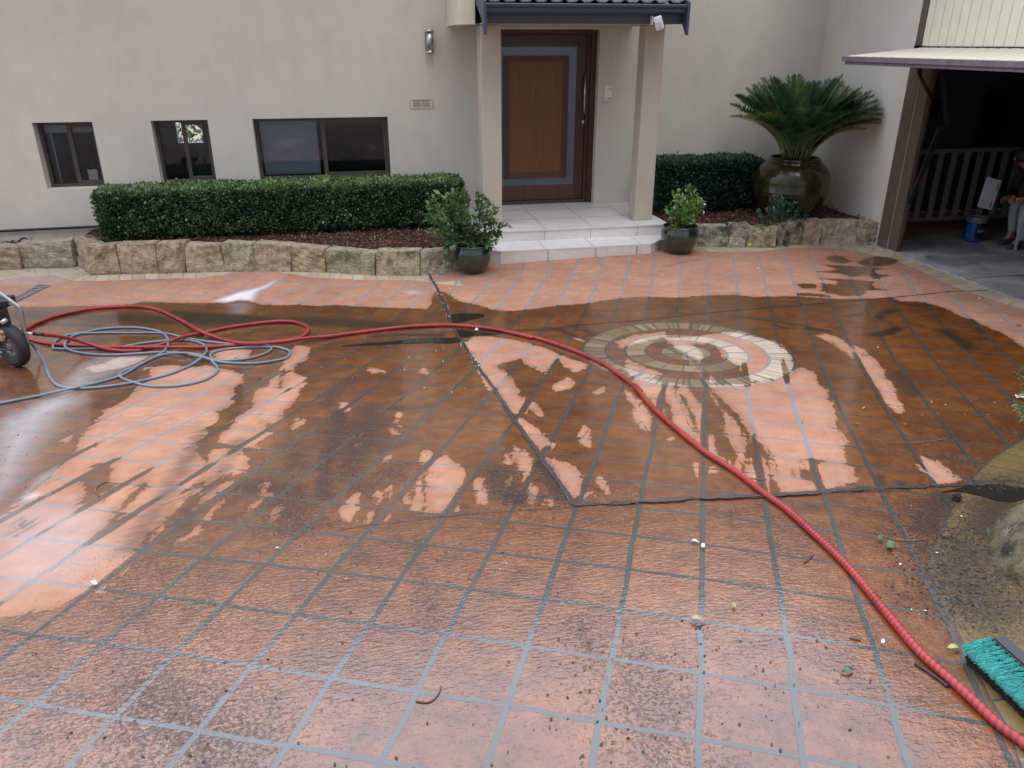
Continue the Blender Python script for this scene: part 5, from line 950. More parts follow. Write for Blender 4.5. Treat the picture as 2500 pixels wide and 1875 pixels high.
# ------------------------------------------------------------------ HOSES
def hose(name, P, r, mat, label, wrap=False, step=.02, lift=None, zoff=None):
    Q = []
    for i, p in enumerate(P): k, x, y = p[:3]; dz = p[3] if len(p) > 3 else r; Q.append(gp(*pz(k, x, y), dz))
    C = smooth_path(Q, step); mx_ = None
    n_ = len(C); T = np.gradient(C, axis=0); T /= np.linalg.norm(T, axis=1)[:, None]; up = np.array([0, 0, 1.0]); S1 = np.cross(T, up); S1 /= np.linalg.norm(S1, axis=1)[:, None]; U = np.cross(S1, T)
    C[:, 2] = np.maximum(C[:, 2], gz(C[:, 0], C[:, 1]) + r)
    seg = 14 if wrap else 12; th = np.arange(seg) * 2 * math.pi / seg; L = np.r_[0, np.cumsum(np.linalg.norm(np.diff(C, axis=0), axis=1))]
    if wrap:
        ph = (L[:, None] / .0235 + th[None] / (2 * math.pi)) % 1; prof = np.clip(np.abs(np.sin(math.pi * ph)), 0, 1) ** .45; rad = r * (.87 + .13 * prof); g = (1 - prof) ** .85
    else: rad = np.full((n_, seg), r); g = np.zeros((n_, seg))
    V = C[:, None] + rad[..., None] * (S1[:, None] * np.cos(th)[None, :, None] + U[:, None] * np.sin(th)[None, :, None]); i = np.arange(n_ - 1)[:, None] * seg; k = np.arange(seg)[None]
    a = i + k; b = i + (k + 1) % seg; Fc = np.stack([a, b, b + seg, a + seg], -1).reshape(-1, 4)
    return link(name, mesh_np(name, V.reshape(-1, 3), Fc, {'grv': g.ravel()}, smooth=True), mat)
red = [('A', 330, 560, .22), ('A', 450, 572, .17), ('A', 600, 605, .09), ('A', 720, 640, .04), ('A', 850, 675), ('A', 970, 685), ('A', 1080, 680), ('A', 1180, 655), ('A', 1300, 615, .04), ('A', 1430, 570, .04), ('A', 1570, 545), ('A', 1750, 505), ('A', 1950, 475), ('B', 250, 456), ('B', 380, 462), ('B', 450, 485), ('B', 482, 510), ('B', 475, 542), ('B', 440, 570), ('B', 360, 598), ('B', 200, 616), ('A', 1896, 632), ('A', 1600, 655), ('A', 1300, 655, .04), ('A', 1000, 655, .04), ('A', 700, 650), ('A', 450, 635), ('A', 300, 610), ('A', 200, 575), ('A', 150, 545), ('A', 215, 510), ('A', 300, 465), ('A', 450, 410), ('A', 700, 360), ('A', 950, 342), ('A', 1120, 346), ('A', 1250, 378), ('A', 1400, 450), ('A', 1550, 532, .05), ('A', 1700, 590), ('A', 1850, 622, .045), ('A', 2000, 626, .045), ('A', 2212, 608, .045), ('B', 420, 592, .04), ('B', 700, 565), ('B', 1000, 525), ('B', 1250, 497), ('B', 1450, 487), ('B', 1600, 486), ('B', 1750, 497), ('B', 1950, 522), ('B', 2212, 582), ('C', 150, 665), ('C', 300, 697), ('C', 450, 742), ('C', 650, 812), ('C', 850, 903), ('C', 1000, 1003), ('C', 1150, 1120), ('G', 1100, 128), ('G', 1250, 303), ('G', 1450, 482), ('G', 1650, 642), ('G', 1900, 803), ('G', 2100, 958), ('J', 1170, 62), ('J', 1250, 132), ('J', 1440, 312), ('J', 1600, 502), ('J', 1760, 690), ('J', 1950, 862), ('J', 2100, 1003), ('J', 2212, 1088), ('J', 2380, 1230)]
t = hose('red_hose', red, .0165, M['redhose'], '', wrap=True, step=.0032); tag(t, 'long red spiral wrapped pressure hose snaking across the paving', 'hose')
blue = [('A', 165, 600, .20), ('A', 230, 622, .15), ('A', 290, 688, .06), ('A', 340, 770), ('A', 370, 850), ('A', 400, 908), ('A', 450, 950), ('A', 540, 970), ('A', 700, 970), ('A', 900, 948), ('A', 1100, 914), ('A', 1300, 865), ('A', 1450, 805), ('A', 1550, 740, .03), ('A', 1595, 680), ('A', 1560, 630), ('A', 1450, 602), ('A', 1300, 603), ('A', 1100, 625), ('A', 900, 655), ('A', 650, 668), ('A', 440, 668), ('A', 408, 655), ('A', 440, 600), ('A', 550, 557), ('A', 750, 545), ('A', 1000, 545), ('A', 1250, 547), ('A', 1400, 575), ('A', 1600, 612), ('A', 1900, 640), ('A', 2040, 638), ('A', 2095, 662), ('A', 2050, 702), ('A', 1900, 745), ('A', 1700, 758), ('A', 1628, 735), ('A', 1640, 700), ('A', 1750, 670), ('A', 1950, 655), ('A', 2130, 655), ('B', 250, 657), ('B', 328, 680), ('B', 340, 706), ('B', 300, 742), ('B', 150, 772), ('B', 0, 782), ('A', 1700, 770), ('A', 1550, 730, .03), ('A', 1400, 702), ('A', 1250, 695), ('A', 1100, 702), ('A', 900, 714), ('A', 700, 710), ('A', 550, 682), ('A', 500, 640, .03), ('A', 530, 590), ('A', 620, 550), ('A', 800, 513), ('A', 1000, 503), ('A', 1150, 515), ('A', 1260, 550), ('A', 1295, 602, .03), ('A', 1280, 670, .03), ('A', 1200, 730), ('A', 1050, 802), ('A', 940, 850), ('A', 925, 882), ('A', 1000, 916), ('A', 1150, 955), ('A', 1350, 955), ('A', 1550, 918), ('A', 1670, 850), ('A', 1660, 790), ('A', 1560, 722), ('A', 1400, 700, .03), ('A', 1250, 716), ('A', 1100, 780), ('A', 950, 868), ('A', 750, 930), ('A', 500, 985, .03), ('A', 250, 1040), ('A', 0, 1088), ('A', -260, 1130)]
t = hose('blue_hose', blue, .0105, M['bluehose'], ''); tag(t, 'blue grey garden hose coiled in loose loops beside the pressure washer', 'hose')
C = [onY(*pz('T', x, y), YW - .06) for x, y in ((100, 1410), (112, 1392), (128, 1380), (145, 1378), (160, 1388), (168, 1405))]
mb = MB(); mb.tube(smooth_path(C, .01), .009, 8); tag(mb.out('drip_hose', M['blackplastic']), 'short loop of black irrigation pipe against the wall at far left', 'hose')
tag(MB().tube([(-7, YW - .03, .235), (-4.6, YW - .03, .235), (-3.2, YW - .04, .25), (-2.9, YW - .05, .22)], .016, 8).out('drip_hose', M['blackplastic']), 'long black pipe lying along the foot of the wall', 'pipe')

# ------------------------------------------------------------------ DRAIN GRATE
A = gp(95, 697); B = gp(119, 699); Cc = gp(38, 739); Dd = gp(15, 742); t = thing('drain_grate', 'slotted metal drain grate set in the paving behind the pressure washer', 'drain', (*((A + B + Cc + Dd) / 4)[:2], 0)); zg = float(gz(t.location.x, t.location.y)); t.location.z = zg; lc = np.array(t.location)
def lerp4(u, v): p = (Dd * (1 - u) + A * u) * (1 - v) + (Cc * (1 - u) + B * u) * v; return p
def quad_bar(mb, u0, u1, v0, v1, z0, z1):
    c = [lerp4(u0, v0), lerp4(u1, v0), lerp4(u1, v1), lerp4(u0, v1)]; mb.hexa([(*(p[:2] - lc[:2]), z0) for p in c] + [(*(p[:2] - lc[:2]), z1) for p in c])
mb = MB(); quad_bar(mb, 0, 1, 0, 1, .002, .004); mb.out('pit', M['dark'], t); mb = MB(); quad_bar(mb, -.02, 1.02, -.08, .04, .003, .014); quad_bar(mb, -.02, 1.02, .96, 1.08, .003, .014); quad_bar(mb, -.02, .01, .04, .96, .003, .0138); quad_bar(mb, .99, 1.02, .04, .96, .003, .0138); mb.out('rim', M['lining'], t)
mb = MB()
for k in range(10): quad_bar(mb, .03 + k * .097, .03 + k * .097 + .038, .04, .96, .005, .012)
mb.out('bars', simple('worn iron', (.30, .25, .23), .6), t)

# ------------------------------------------------------------------ PRESSURE WASHER
wb = gp(18, 897); t = thing('pressure_washer', 'wheeled pressure washer with steel tube frame at the left edge', 'pressure washer', (wb[0], wb[1] + .02, wb[2]))
def Pw(x, y, dy=0): q = onY(*pz('P', x, y), wb[1] + dy); return q - np.array(t.location)
wr = .178; wc = Pw(10, 900) ; wc = (float(Pw(60, 900)[0]) + .055, 0.0, wr)
def whl(nm, c):
    e = bpy.data.objects.new(nm, None); COL.objects.link(e); e.parent = t; e.location = c; e.rotation_euler = (0, 0, R(-38)); e.empty_display_size = .05
    MB().lathe([(.085, -.035), (.13, -.045), (.168, -.038), (.178, -.015), (.178, .015), (.168, .038), (.13, .045), (.085, .035), (.085, -.035)], seg=48, axis='y').out('tyre', M['rubber'], e)
    MB().lathe([(0, -.03), (.03, -.032), (.035, -.018), (.07, -.014), (.086, -.034), (.086, .03), (0, .03)], seg=32, axis='y').out('rim', simple('grey hub', (.13, .13, .135), .5), e)
whl('wheel', wc); whl('wheel', (wc[0] - .32, .40, wr))
mb = MB(); mb.tube(smooth_path([Pw(-260, 40), Pw(-60, 150), Pw(60, 235), Pw(180, 320), Pw(240, 370), Pw(270, 440), Pw(300, 620), Pw(335, 760), Pw(345, 840), Pw(320, 890), Pw(250, 905), Pw(100, 925, .05), Pw(-200, 935, .1)], .012), .0165, 12); mb.out('frame_tube', M['steel'], t)
mb = MB(); mb.tube(smooth_path([Pw(170, 318), Pw(90, 335, .06), Pw(0, 375, .14), Pw(-180, 440, .3)], .02), .014, 10); mb.out('frame_tube', M['steel'], t)
c = Pw(-60, 300, .1); MB().box(c[0] - .16, c[0] + .12, c[1] - .08, c[1] + .1, c[2] - .03, c[2] + .03, .015).out('fuel_tank', M['black'], t)
c = Pw(-70, 560, .1); MB().box(c[0] - .15, c[0] + .08, c[1] - .1, c[1] + .12, c[2] - .12, c[2] + .14, .02).out('engine', M['black'], t)
c = Pw(-40, 700, .03); MB().box(c[0] - .12, c[0] + .06, c[1] - .05, c[1] + .06, c[2] - .05, c[2] + .05, .01).out('pump', M['tin'], t)
mb = MB(); mb.tube([Pw(30, 520, .0), Pw(70, 560, .0)], .028, 14); mb.out('gauge', M['tin'], t)
mb = MB(); mb.tube([Pw(-20, 690), Pw(60, 680), Pw(180, 686), Pw(335, 692)], [.026, .024, .015, .013], 12); mb.tube([Pw(60, 690), Pw(62, 770), Pw(20, 785)], .014, 10); mb.lathe([(0, -.02), (.026, -.02), (.026, .02), (0, .02)], tuple(map(float, Pw(90, 665))), 6); mb.out('brass_fitting', M['brass'], t)
mb = MB(); mb.tube([Pw(335, 692), Pw(420, 700)], [.013, .010], 8); mb.out('coupling', M['tin'], t); mb = MB(); mb.tube([Pw(420, 700), Pw(552, 708)], .0145, 12); mb.out('sleeve', M['blackplastic'], t)
mb = MB(); mb.tube([Pw(110, 780), Pw(140, 778), Pw(250, 784)], [.012, .024, .020], 12); mb.tube([Pw(250, 784), Pw(300, 800)], .012, 10); mb.out('hose_connector', M['copperplastic'], t)
c = Pw(120, 880, .02); MB().tube([Pw(340, 900), Pw(120, 905, .02), Pw(-200, 880, .1)], .012, 10).out('axle', M['frame'], t)
for o in [o for o in bpy.data.objects if o.name.startswith('blue_hose')]: pass

# ------------------------------------------------------------------ BROOM
tl0 = gp(2362, 1618); tl1 = gp(2500, 1752); d = (tl1 - tl0) / np.linalg.norm(tl1 - tl0); g0 = float(gz(tl0[0], tl0[1])); b0 = onZ(2421, 1562, g0 + .115); ln = .62
t = thing('broom', 'broom head with turquoise bristles and black block lying at lower right', 'broom', (*tl0[:2], g0)); T0 = np.array(t.location)
pd = (b0 - tl0); 
def hair(n_, spread_b, tipf, mat, nm, r=.0012, bz=0, lo=0):
    V = []; Fc = []; 
    for i in range(n_):
        s = RNG.random() * ln; tuft = round(s / .021) * .021 + RNG.normal() * .0035; w_ = RNG.normal() * spread_b
        a = b0 + d * tuft + np.array([w_ * d[1], -w_ * d[0], RNG.normal() * .004 + bz]); tt = tipf(s); tt = tt + RNG.normal(size=3) * [.004, .004, .003]; m = (a + tt) / 2 + np.array([0, 0, .006])
        prev = None; k = len(V)
        for j, p in enumerate((a, m, tt)):
            dr = tt - a; dr /= np.linalg.norm(dr); u = np.cross(dr, [0, 0, 1.0]); u /= np.linalg.norm(u); v = np.cross(dr, u)
            for q_ in range(3): an = q_ * 2.094; V.append(p + (u * math.cos(an) + v * math.sin(an)) * r - T0)
        for j in range(2):
            for q_ in range(3): Fc.append((k + j * 3 + q_, k + j * 3 + (q_ + 1) % 3, k + j * 3 + 3 + (q_ + 1) % 3, k + j * 3 + 3 + q_))
    return link(nm, mesh_np(nm, V, Fc), mat, t)
up_tip0 = onZ(2349, 1573, g0 + .055)
hair(5200, .010, lambda s: up_tip0 + d * s * 1.0 + (tl0 - up_tip0) * RNG.random() * .38, M['teal'], 'upper_bristles', .0008)
hair(4200, .012, lambda s: up_tip0 * .40 + tl0 * .60 + (tl0 - up_tip0) * RNG.random() * .40 + d * s, M['soot'], 'soiled_bristles', .0010, -.012)
u = np.cross(d, [0, 0, 1.0]); mb = MB(); q0 = b0 + np.array([0, 0, .0]) - T0; e1 = q0 + d * ln; ww = -u * .0; sidev = np.array([-d[1], d[0], 0]) ; sidev = sidev if sidev @ (b0 - tl0) > 0 else -sidev
mb.hexa([q0 - sidev * .008 - [0, 0, .028], e1 - sidev * .008 - [0, 0, .028], e1 + sidev * .045 - [0, 0, .02], q0 + sidev * .045 - [0, 0, .02], q0 - sidev * .002 + [0, 0, .012], e1 - sidev * .002 + [0, 0, .012], e1 + sidev * .045 + [0, 0, .018], q0 + sidev * .045 + [0, 0, .018]])
bmesh.ops.bevel(mb.bm, geom=mb.bm.edges[:], offset=.005, segments=2, affect='EDGES'); mb.out('block', M['blackplastic'], t)
hm = q0 + d * ln * .62 + sidev * .03 + np.array([0, 0, .015]); MB().tube([hm, hm + sidev * .35 + np.array([.9, -.2, .45])], .0125, 12).out('handle', M['steel'], t)

# ------------------------------------------------------------------ DEBRIS
def leaf_obj(px, py, L, mat, label, cat='leaf', name='fallen_leaf', wd=.45, gr='fallen leaves on the paving'):
    q = gp(px, py); a = RNG.random() * 6.28; K = 7; V = []; Fc = []
    for i in range(K):
        s = i / (K - 1); hw_ = L * wd * .5 * math.sin(math.pi * min(1, s * .96 + .04)) ** .8; x = (s - .5) * L; z = .004 + .012 * abs(math.sin(s * 3.5 + a)) * L / .05
        V += [(x, hw_, z + .006), (x, 0, z), (x, -hw_, z + .005)]
    for i in range(K - 1): k = i * 3; Fc += [(k, k + 1, k + 4, k + 3), (k + 1, k + 2, k + 5, k + 4)]
    o = link(name, mesh_np(name, V, Fc, None, True), mat); o.location = (float(q[0]), float(q[1]), float(q[2])); o.rotation_euler = (0, 0, a); o.modifiers.new('s', 'SOLIDIFY').thickness = .0008
    return tag(o, label, cat, gr)
Jp = lambda x, y: pz('J', x, y)
for (x, y), L, m, lb in [(Jp(803, 563), .06, 'falltan', 'pale brown curled leaf on the glossy foreground tiles left of a joint'), (Jp(958, 502), .03, 'fallyellow', 'small yellow leaf beside the pale brown curled leaf'), (Jp(1447, 780), .045, 'fallgreen', 'olive leaf on the foreground tile nearest the black stick'),
    (Jp(790, 223), .035, 'whitechip', 'upper of two pale petals on a tile joint left of the red hose'), (Jp(824, 244), .035, 'whitechip', 'lower of two pale petals on a tile joint left of the red hose'), (Jp(1632, 244), .075, 'fallgreen', 'large dark green leaf beside the brown twigs'), (Jp(1590, 213), .05, 'fallgreen', 'small green leaf touching the brown twigs'), (Jp(1905, 685), .05, 'fallyellow', 'yellow green leaf at the tip of the turquoise broom'),
    (Jp(1600, 658), .025, 'whitechip', 'white pebble like scrap on the joint crossing near the red hose'), (pz('I', 408, 404), .04, 'whitechip', 'white curled scrap on a joint at lower left'), (pz('H', 972, 315), .035, 'fallyellow', 'yellow leaf right of the dry patch below the medallion'), (pz('D', 1085, 793), .03, 'fallyellow', 'yellow leaf right of the medallion'),
    (pz('M', 975, 730), .05, 'fallgreen', 'pale green leaf beside the long control joint'), (pz('M', 1457, 880), .07, 'whitechip', 'white shell like scrap in the dark puddle below the red hose'), (pz('N', 200, 1e3), .0, 'whitechip', None), (pz('R', 213, 1587), .10, 'whitechip', 'white shard lying on the edging at the foot of the left stone wall'),
    (pz('D', 160, 185), .05, 'whitechip', 'pale curled scrap on the far dry tiles'), (pz('D', 2170, 625), .05, 'fallbrown', 'orange brown leaf on the dry tiles at far right'), (pz('D', 1868, 415), .03, 'whitechip', 'tiny pale scrap on the dry tiles near the garage'), (pz('J', 1875, 198), .05, 'fallbrown', 'red brown leaf on the wet edging near the boulder'),
    (pz('K', 165, 150), .05, 'fallyellow', 'yellow petal on the edging at far left'), (pz('H', 925, 440), .04, 'fallgreen', 'dark green leaf at the edge of the dry patch'), (pz('H', 2175, 235), .07, 'whitechip', 'white scrap at the right edge below the border plant')]:
    if lb: leaf_obj(x, y, L, M[m], lb, 'leaf' if 'leaf' in lb else 'scrap')
def stick(P, r, mat, label, name='twig', cat='twig'):
    C = [gp(*pz(*p), r) for p in P]; tag(MB().tube(smooth_path(C, .006), r, 7).out(name, mat), label, cat, 'twigs on the paving')
stick([('J', 1742, 742), ('J', 1800, 780), ('J', 1850, 815), ('J', 1885, 845)], .0055, M['black'], 'thick black stick beside the red hose at lower right')
stick([('I', 1905, 840), ('I', 1890, 880), ('I', 1850, 910), ('I', 1790, 905)], .0028, M['twig'], 'curved brown twig on the foreground tiles')
stick([('H', 1060, 545), ('H', 1180, 568), ('H', 1350, 575), ('H', 1500, 560), ('H', 1610, 540)], .003, M['twig'], 'long thin curved twig on the wet tiles at right')
stick([('J', 1560, 175), ('J', 1640, 205), ('J', 1720, 212), ('J', 1800, 205)], .003, M['twig'], 'brown twig beside the large green leaf'); stick([('J', 1690, 155), ('J', 1720, 200), ('J', 1765, 175)], .002, M['twig'], 'forked thin twig beside the large green leaf')
stick([('J', 1262, 308), ('J', 1280, 295), ('J', 1300, 275)], .004, M['fallbrown'], 'short dark twig just left of the red hose')
stick([('E', 765, 795), ('E', 738, 750), ('E', 770, 705), ('E', 830, 680)], .003, M['twig'], 'curled twig on the dry patch at left')
stick([('J', 1460, 630), ('J', 1510, 642)], .004, M['twig'], 'short stub of twig left of the red hose'); stick([('G', 2000, 845), ('G', 2060, 855), ('G', 2125, 855)], .003, M['twig'], 'twig under the red hose near the water filled joint')
stick([('B', 90, 905), ('B', 120, 890)], .003, M['black'], 'short black twig on wet tiles near the hose coil')
q = gp(*pz('H', 1690, 1015)); bm = bmesh.new(); bmesh.ops.create_icosphere(bm, subdivisions=3, radius=.022)
for v in bm.verts: v.co *= 1 + .25 * math.sin(v.co.x * 300) * math.sin(v.co.y * 260 + v.co.z * 200)
me = bpy.data.meshes.new('seed_pod'); bm.to_mesh(me); bm.free(); o = link('seed_pod', me, M['soil']); o.location = (q[0], q[1], q[2] + .015); tag(o, 'dark round seed pod beside the brown puddle', 'seed pod')
q = gp(1829, 604); o = MB().lathe([(0, -.03), (.018, -.027), (.03, -.01), (.032, .004), (.024, .022), (.006, .032), (0, .036)], seg=24).out('fallen_fruit', M['fruit']); o.location = (q[0], q[1], q[2] + .03); o.rotation_euler = (R(70), 0, R(50)); tag(o, 'small yellow green fruit at the foot of the right stone wall', 'fruit')
# fine grit, seeds and chips that nobody could count
def scatter(name, zones, mat, size, label, flat=.5):
    P = []
    for k, s, n_, wd in zones:
        L = np.array(w2(pts(k, s))); j = RNG.integers(0, len(L) - 1, n_); u = RNG.random((n_, 1)); p = L[j] * (1 - u) + L[j + 1] * u + RNG.normal(size=(n_, 2)) * wd; P.append(p)
    P = np.concatenate(P); P3 = np.c_[P, gz(P[:, 0], P[:, 1]) + .002 + RNG.random(len(P)) * .003]; D = RNG.normal(size=(len(P), 3)) * [1, 1, .12]
    return tag(leaves(name, P3, D, size, mat, width=flat, nrm=np.tile([0, 0, 1.0], (len(P), 1)) + RNG.normal(size=(len(P), 3)) * .3, aspect_j=.6), label, 'debris', kind='stuff')
scatter('dark_grit', [('J', '1700,60 1800,300 1900,550', 900, .10), ('J', '1950,100 2050,300 1950,500', 1000, .14), ('H', '1800,880 2000,890 2200,860', 300, .05), ('H', '1500,150 1800,300 2000,500', 300, .35), ('H', '1300,650 1600,600 1900,700', 160, .2), ('J', '0,900 600,1000 1200,900 1700,1000', 110, .25), ('I', '100,900 700,1000 1500,1050', 120, .25), ('J', '400,700 450,1000 480,1190', 60, .12), ('F', '200,500 700,500 900,700', 140, .25), ('G', '40,900 200,1010 600,1040', 150, .06), ('E', '0,250 200,400 100,600', 90, .3), ('J', '200,620 900,720 1600,760', 110, .15), ('F', '300,1200 1200,1200 2000,1250', 90, .2)], simple('dark grit', (.022, .014, .012), .5), .009, 'dark seeds and grit washed over the wet paving', .6)
scatter('pale_chips', [('M', '830,120 900,300 960,400 1040,560 1090,700', 170, .018), ('B', '600,300 1200,250 1700,200', 50, .35), ('B', '500,650 1200,750 1700,900', 40, .3), ('C', '100,200 800,180 1500,200', 30, .3), ('F', '200,1200 900,1200 1900,1200', 16, .25), ('J', '1900,60 2050,300 1950,600', 16, .15), ('H', '1700,300 1900,400 2100,500', 25, .25), ('A', '500,900 1200,750', 20, .4), ('M', '1240,1000 1350,1150 1480,1370', 60, .015)], M['whitechip'], .008, 'pale chips and petals scattered over the paving and along the control joint', .7)

# ------------------------------------------------------------------ PERSON seated in the garage
def skin_mesh(name, verts, edges, radii, mat, parent, sub=2, root=0):
    me = bpy.data.meshes.new(name + '_k'); me.from_pydata([tuple(map(float, v)) for v in verts], edges, []); o = bpy.data.objects.new('k', me); COL.objects.link(o)
    sk = o.modifiers.new('s', 'SKIN'); sk.use_smooth_shade = True
    for i, r_ in enumerate(radii): v = me.skin_vertices[0].data[i]; v.radius = (r_, r_) if not isinstance(r_, tuple) else r_; v.use_root = (i == root)
    o.modifiers.new('u', 'SUBSURF').levels = sub; dg = bpy.context.evaluated_depsgraph_get(); m2 = bpy.data.meshes.new_from_object(o.evaluated_get(dg)); bpy.data.objects.remove(o); return link(name, m2, mat, parent)
fo = onZ(*pz('Q', 2055, 1440), .006); per = thing('person', 'person in a black jumper and grey trousers sitting in the garage holding a white panel', 'person', (fo[0] + .5, fo[1] + .05, 0)); o_ = np.array([fo[0], fo[1], 0])
lp = np.array(per.location)
def W(x, y, z): return o_ + np.array([x, y, z]) - lp
# joints relative to the front foot (x towards the right, y deeper, z up); facing left
J = dict(pel=(.48, .10, .47), sp=(.40, .10, .66), ch=(.22, .10, .86), nk=(.06, .10, .99), hd0=(-.01, .10, 1.05), hd1=(-.075, .10, 1.115),
  sR=(.17, -.08, .92), eR=(.12, -.13, .69), wR=(-.07, -.05, .64), hR=(-.135, -.02, .63), sL=(.17, .28, .92), eL=(.12, .32, .69), wL=(-.07, .17, .62), hL=(-.135, .14, .60),
  kR=(.055, .0, .545), aR=(.10, .0, .12), tR=(-.02, -.01, .045), kL=(.10, .22, .53), aL=(.17, .22, .12), tL=(.05, .22, .045), hipR=(.44, .02, .47), hipL=(.44, .2, .47), heR=(.14, .0, .05), heL=(.21, .22, .05))
K = list(J); ix = {k: i for i, k in enumerate(K)}; Vb = [W(*J[k]) for k in K]
E_ = [('pel', 'sp'), ('sp', 'ch'), ('ch', 'nk'), ('nk', 'hd0'), ('hd0', 'hd1'), ('ch', 'sR'), ('sR', 'eR'), ('eR', 'wR'), ('wR', 'hR'), ('ch', 'sL'), ('sL', 'eL'), ('eL', 'wL'), ('wL', 'hL'), ('pel', 'hipR'), ('hipR', 'kR'), ('kR', 'aR'), ('aR', 'heR'), ('aR', 'tR'), ('pel', 'hipL'), ('hipL', 'kL'), ('kL', 'aL'), ('aL', 'heL'), ('aL', 'tL')]
rad = dict(pel=.12, sp=.115, ch=.13, nk=.05, hd0=.068, hd1=.085, sR=.058, eR=.04, wR=.024, hR=.028, sL=.058, eL=.04, wL=.024, hL=.028, kR=.055, aR=.034, tR=.03, kL=.055, aL=.034, tL=.03, hipR=.085, hipL=.085, heR=.03, heL=.03)
skin_mesh('body', Vb, [(ix[a], ix[b]) for a, b in E_], [rad[k] for k in K], M['skin'], per)
def sub(keys, rs, name, mat, ed, ext={}):
    kk = keys; V = [W(*(ext.get(k) or J[k])) for k in kk]; skin_mesh(name, V, [(kk.index(a), kk.index(b)) for a, b in ed], rs, mat, per)
sub(['pel', 'sp', 'ch', 'nb', 'sR', 'eR', 'wR', 'sL', 'eL', 'wL'], [.135, .135, .15, .075, .078, .055, .038, .078, .055, .038], 'jumper', M['jumper'], [('pel', 'sp'), ('sp', 'ch'), ('ch', 'nb'), ('ch', 'sR'), ('sR', 'eR'), ('eR', 'wR'), ('ch', 'sL'), ('sL', 'eL'), ('eL', 'wL')], {'nb': (.10, .10, .955)})
sub(['pel', 'hipR', 'kR', 'aR', 'hipL', 'kL', 'aL'], [.13, .10, .072, .052, .10, .072, .052], 'trousers', M['trouser'], [('pel', 'hipR'), ('hipR', 'kR'), ('kR', 'aR'), ('pel', 'hipL'), ('hipL', 'kL'), ('kL', 'aL')], {'aR': (.10, .0, .155), 'aL': (.17, .22, .155)})
for s, y in (('R', .0), ('L', .22)):
    x0 = J['a' + s][0]; sub(['h', 'a', 'b', 't'], [.042, .048, .043, .034], 'shoe', M['shoe'], [('h', 'a'), ('a', 'b'), ('b', 't')], {'h': (x0 + .05, y, .05), 'a': (x0, y, .065), 'b': (x0 - .09, y - .01, .045), 't': (x0 - .17, y - .01, .036)})
# face detail and hair
hc = W(*J['hd1']) + np.array([-.004, 0, 0]); bm = bmesh.new(); bmesh.ops.create_uvsphere(bm, u_segments=28, v_segments=20, radius=.104)
for v in list(bm.verts):
    q = v.co; fwd = -q.x
    if q.z < .02 + .5 * max(0, fwd) and fwd > -.03: v.co = q * .90
    else: v.co = q * (1.0 + .03 * math.sin(q.y * 160) * math.sin(q.z * 140 + q.x * 90))
me = bpy.data.meshes.new('hair'); bm.to_mesh(me); bm.free(); o = link('hair', me, M['hair'], per); o.location = Vector([float(v) for v in hc + np.array([.018, 0, .022])]); o.rotation_euler = (0, R(-25), 0)
skin_mesh('nose', [hc + np.array(v) for v in ((-.078, 0, .012), (-.098, 0, -.016), (-.09, 0, -.03))], [(0, 1), (1, 2)], [.009, .014, .011], M['skin'], per, 1)
for sgn in (-1, 1):
    MB().lathe([(0, -.009), (.009, 0), (0, .009)], tuple(map(float, hc + np.array([-.079, sgn * .03, .014]))), 12).out('eye', M['dark'], per)
    skin_mesh('ear', [hc + np.array(v) for v in ((.0, sgn * .082, .012), (.004, sgn * .087, -.012), (-.004, sgn * .083, -.03))], [(0, 1), (1, 2)], [.011, .013, .008], M['skin'], per, 1)
MB().box(-.004, .004, -.02, .02, -.003, .003, .002).out('mouth', simple('lips', (.2, .07, .06), .5), per).location = Vector([float(v) for v in hc + np.array([-.083, 0, -.052])])
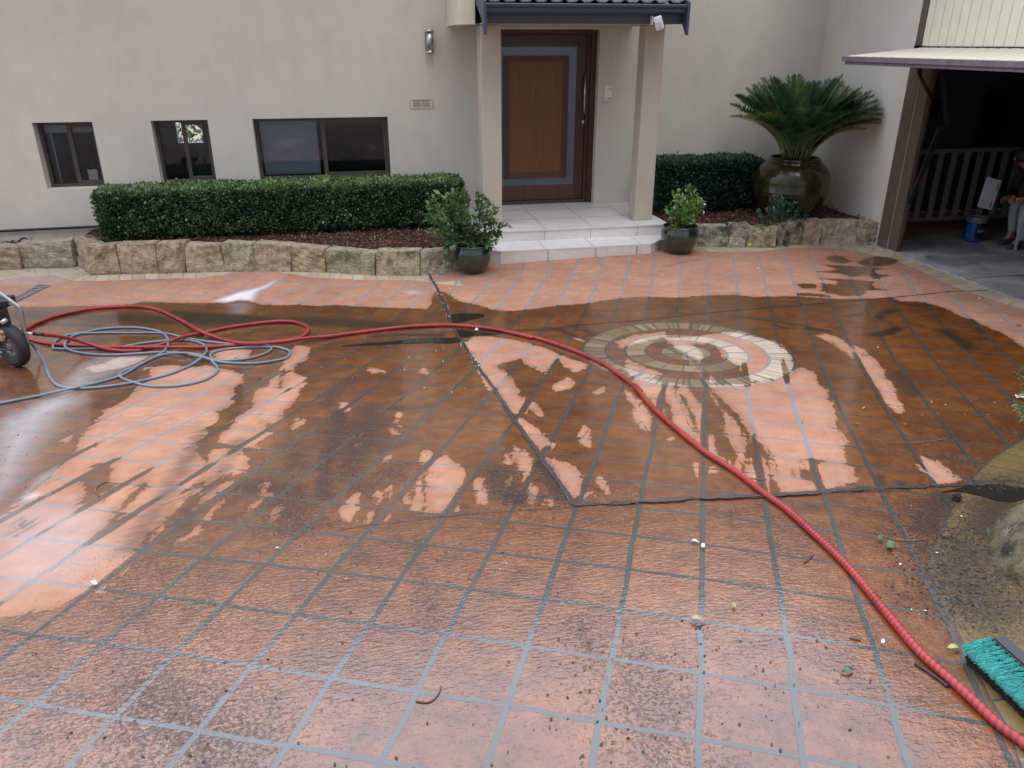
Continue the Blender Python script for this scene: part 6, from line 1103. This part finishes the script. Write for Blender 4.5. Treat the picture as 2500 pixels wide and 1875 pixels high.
for hk, wk, sg in (('hR', 'wR', -1), ('hL', 'wL', 1)):               # five curled fingers on each hand, closed on the panel
    h = W(*J[hk])
    for f, L in enumerate((.072, .080, .075, .060)):
        z = .026 - f * .018; V = [h + [0, -sg * .0, z], h + [-.032, sg * .006, z - .002], h + [-.032 - L * .35, -sg * .006, z - .008], h + [-.03 - L * .5, -sg * .026, z - .012]]
        skin_mesh('finger', V, [(0, 1), (1, 2), (2, 3)], [.0105, .0095, .0085, .0075], M['skin'], per, 1)
    V = [h + [.01, 0, .02], h + [-.02, -sg * .02, .042], h + [-.05, -sg * .026, .045]]; skin_mesh('thumb', V, [(0, 1), (1, 2)], [.012, .0105, .0085], M['skin'], per, 1)
yb2 = fo[1] + .055; cs = [onY(*pz('Q', x, y), yb2) for x, y in ((1868, 1197), (1945, 1216), (2003, 1046), (1925, 1025))]; cs2 = [c_ + np.array([.015, .035, .0]) for c_ in cs]
mb = MB(); mb.hexa(cs + cs2); t = mb.out('white_panel', M['offwhite']); bmx = [onY(*pz('Q', x, y), yb2 - .004) for x, y in ((1972, 1100), (1978, 1102), (1992, 1066), (1986, 1064))]
tag(t, 'white rectangular panel held by the seated person', 'panel')
for a_ in (((1971, 1100), (1976, 1101), (1990, 1064), (1985, 1063)), ((1930, 1200), (1935, 1201), (1948, 1172), (1943, 1171))):
    MB().hexa([onY(*pz('Q', *c_), yb2 - .003) for c_ in a_] + [onY(*pz('Q', *c_), yb2 + .001) for c_ in a_]).out('slot', M['dark'], t)
t = thing('stool', 'low dark stool under the seated person in the garage', 'stool', (fo[0] + .50, fo[1] + .10, .006)); MB().lathe([(0, .33), (.17, .33), (.175, .345), (.17, .36), (0, .36)], seg=32).out('seat', M['blackplastic'], t)
for a_ in range(4): x_, y_ = .12 * math.cos(a_ * 1.571 + .78), .12 * math.sin(a_ * 1.571 + .78); MB().tube([(x_ * 1.25, y_ * 1.25, 0), (x_, y_, .33)], .014, 8).out('leg', M['black'], t)
c0 = onZ(*pz('Q', 2085, 1448), .006); y_ = c0[1] - .02; P_ = [onY(*pz('Q', x, y), y_) for x, y in ((2076, 1448), (2092, 1448), (2102, 1392), (2140, 1390), (2150, 1290), (2118, 1298))]
mb = MB(); A_ = [mb.bm.verts.new(tuple(p)) for p in P_]; B_ = [mb.bm.verts.new((p[0] + .01, p[1] + .025, p[2])) for p in P_]; mb.bm.faces.new(A_); mb.bm.faces.new(B_[::-1])
for i in range(6): mb.bm.faces.new((A_[i], A_[(i + 1) % 6], B_[(i + 1) % 6], B_[i]))
tag(mb.out('trestle_leg', M['offwhite']), 'white folded trestle leg standing beside the seated person', 'trestle')
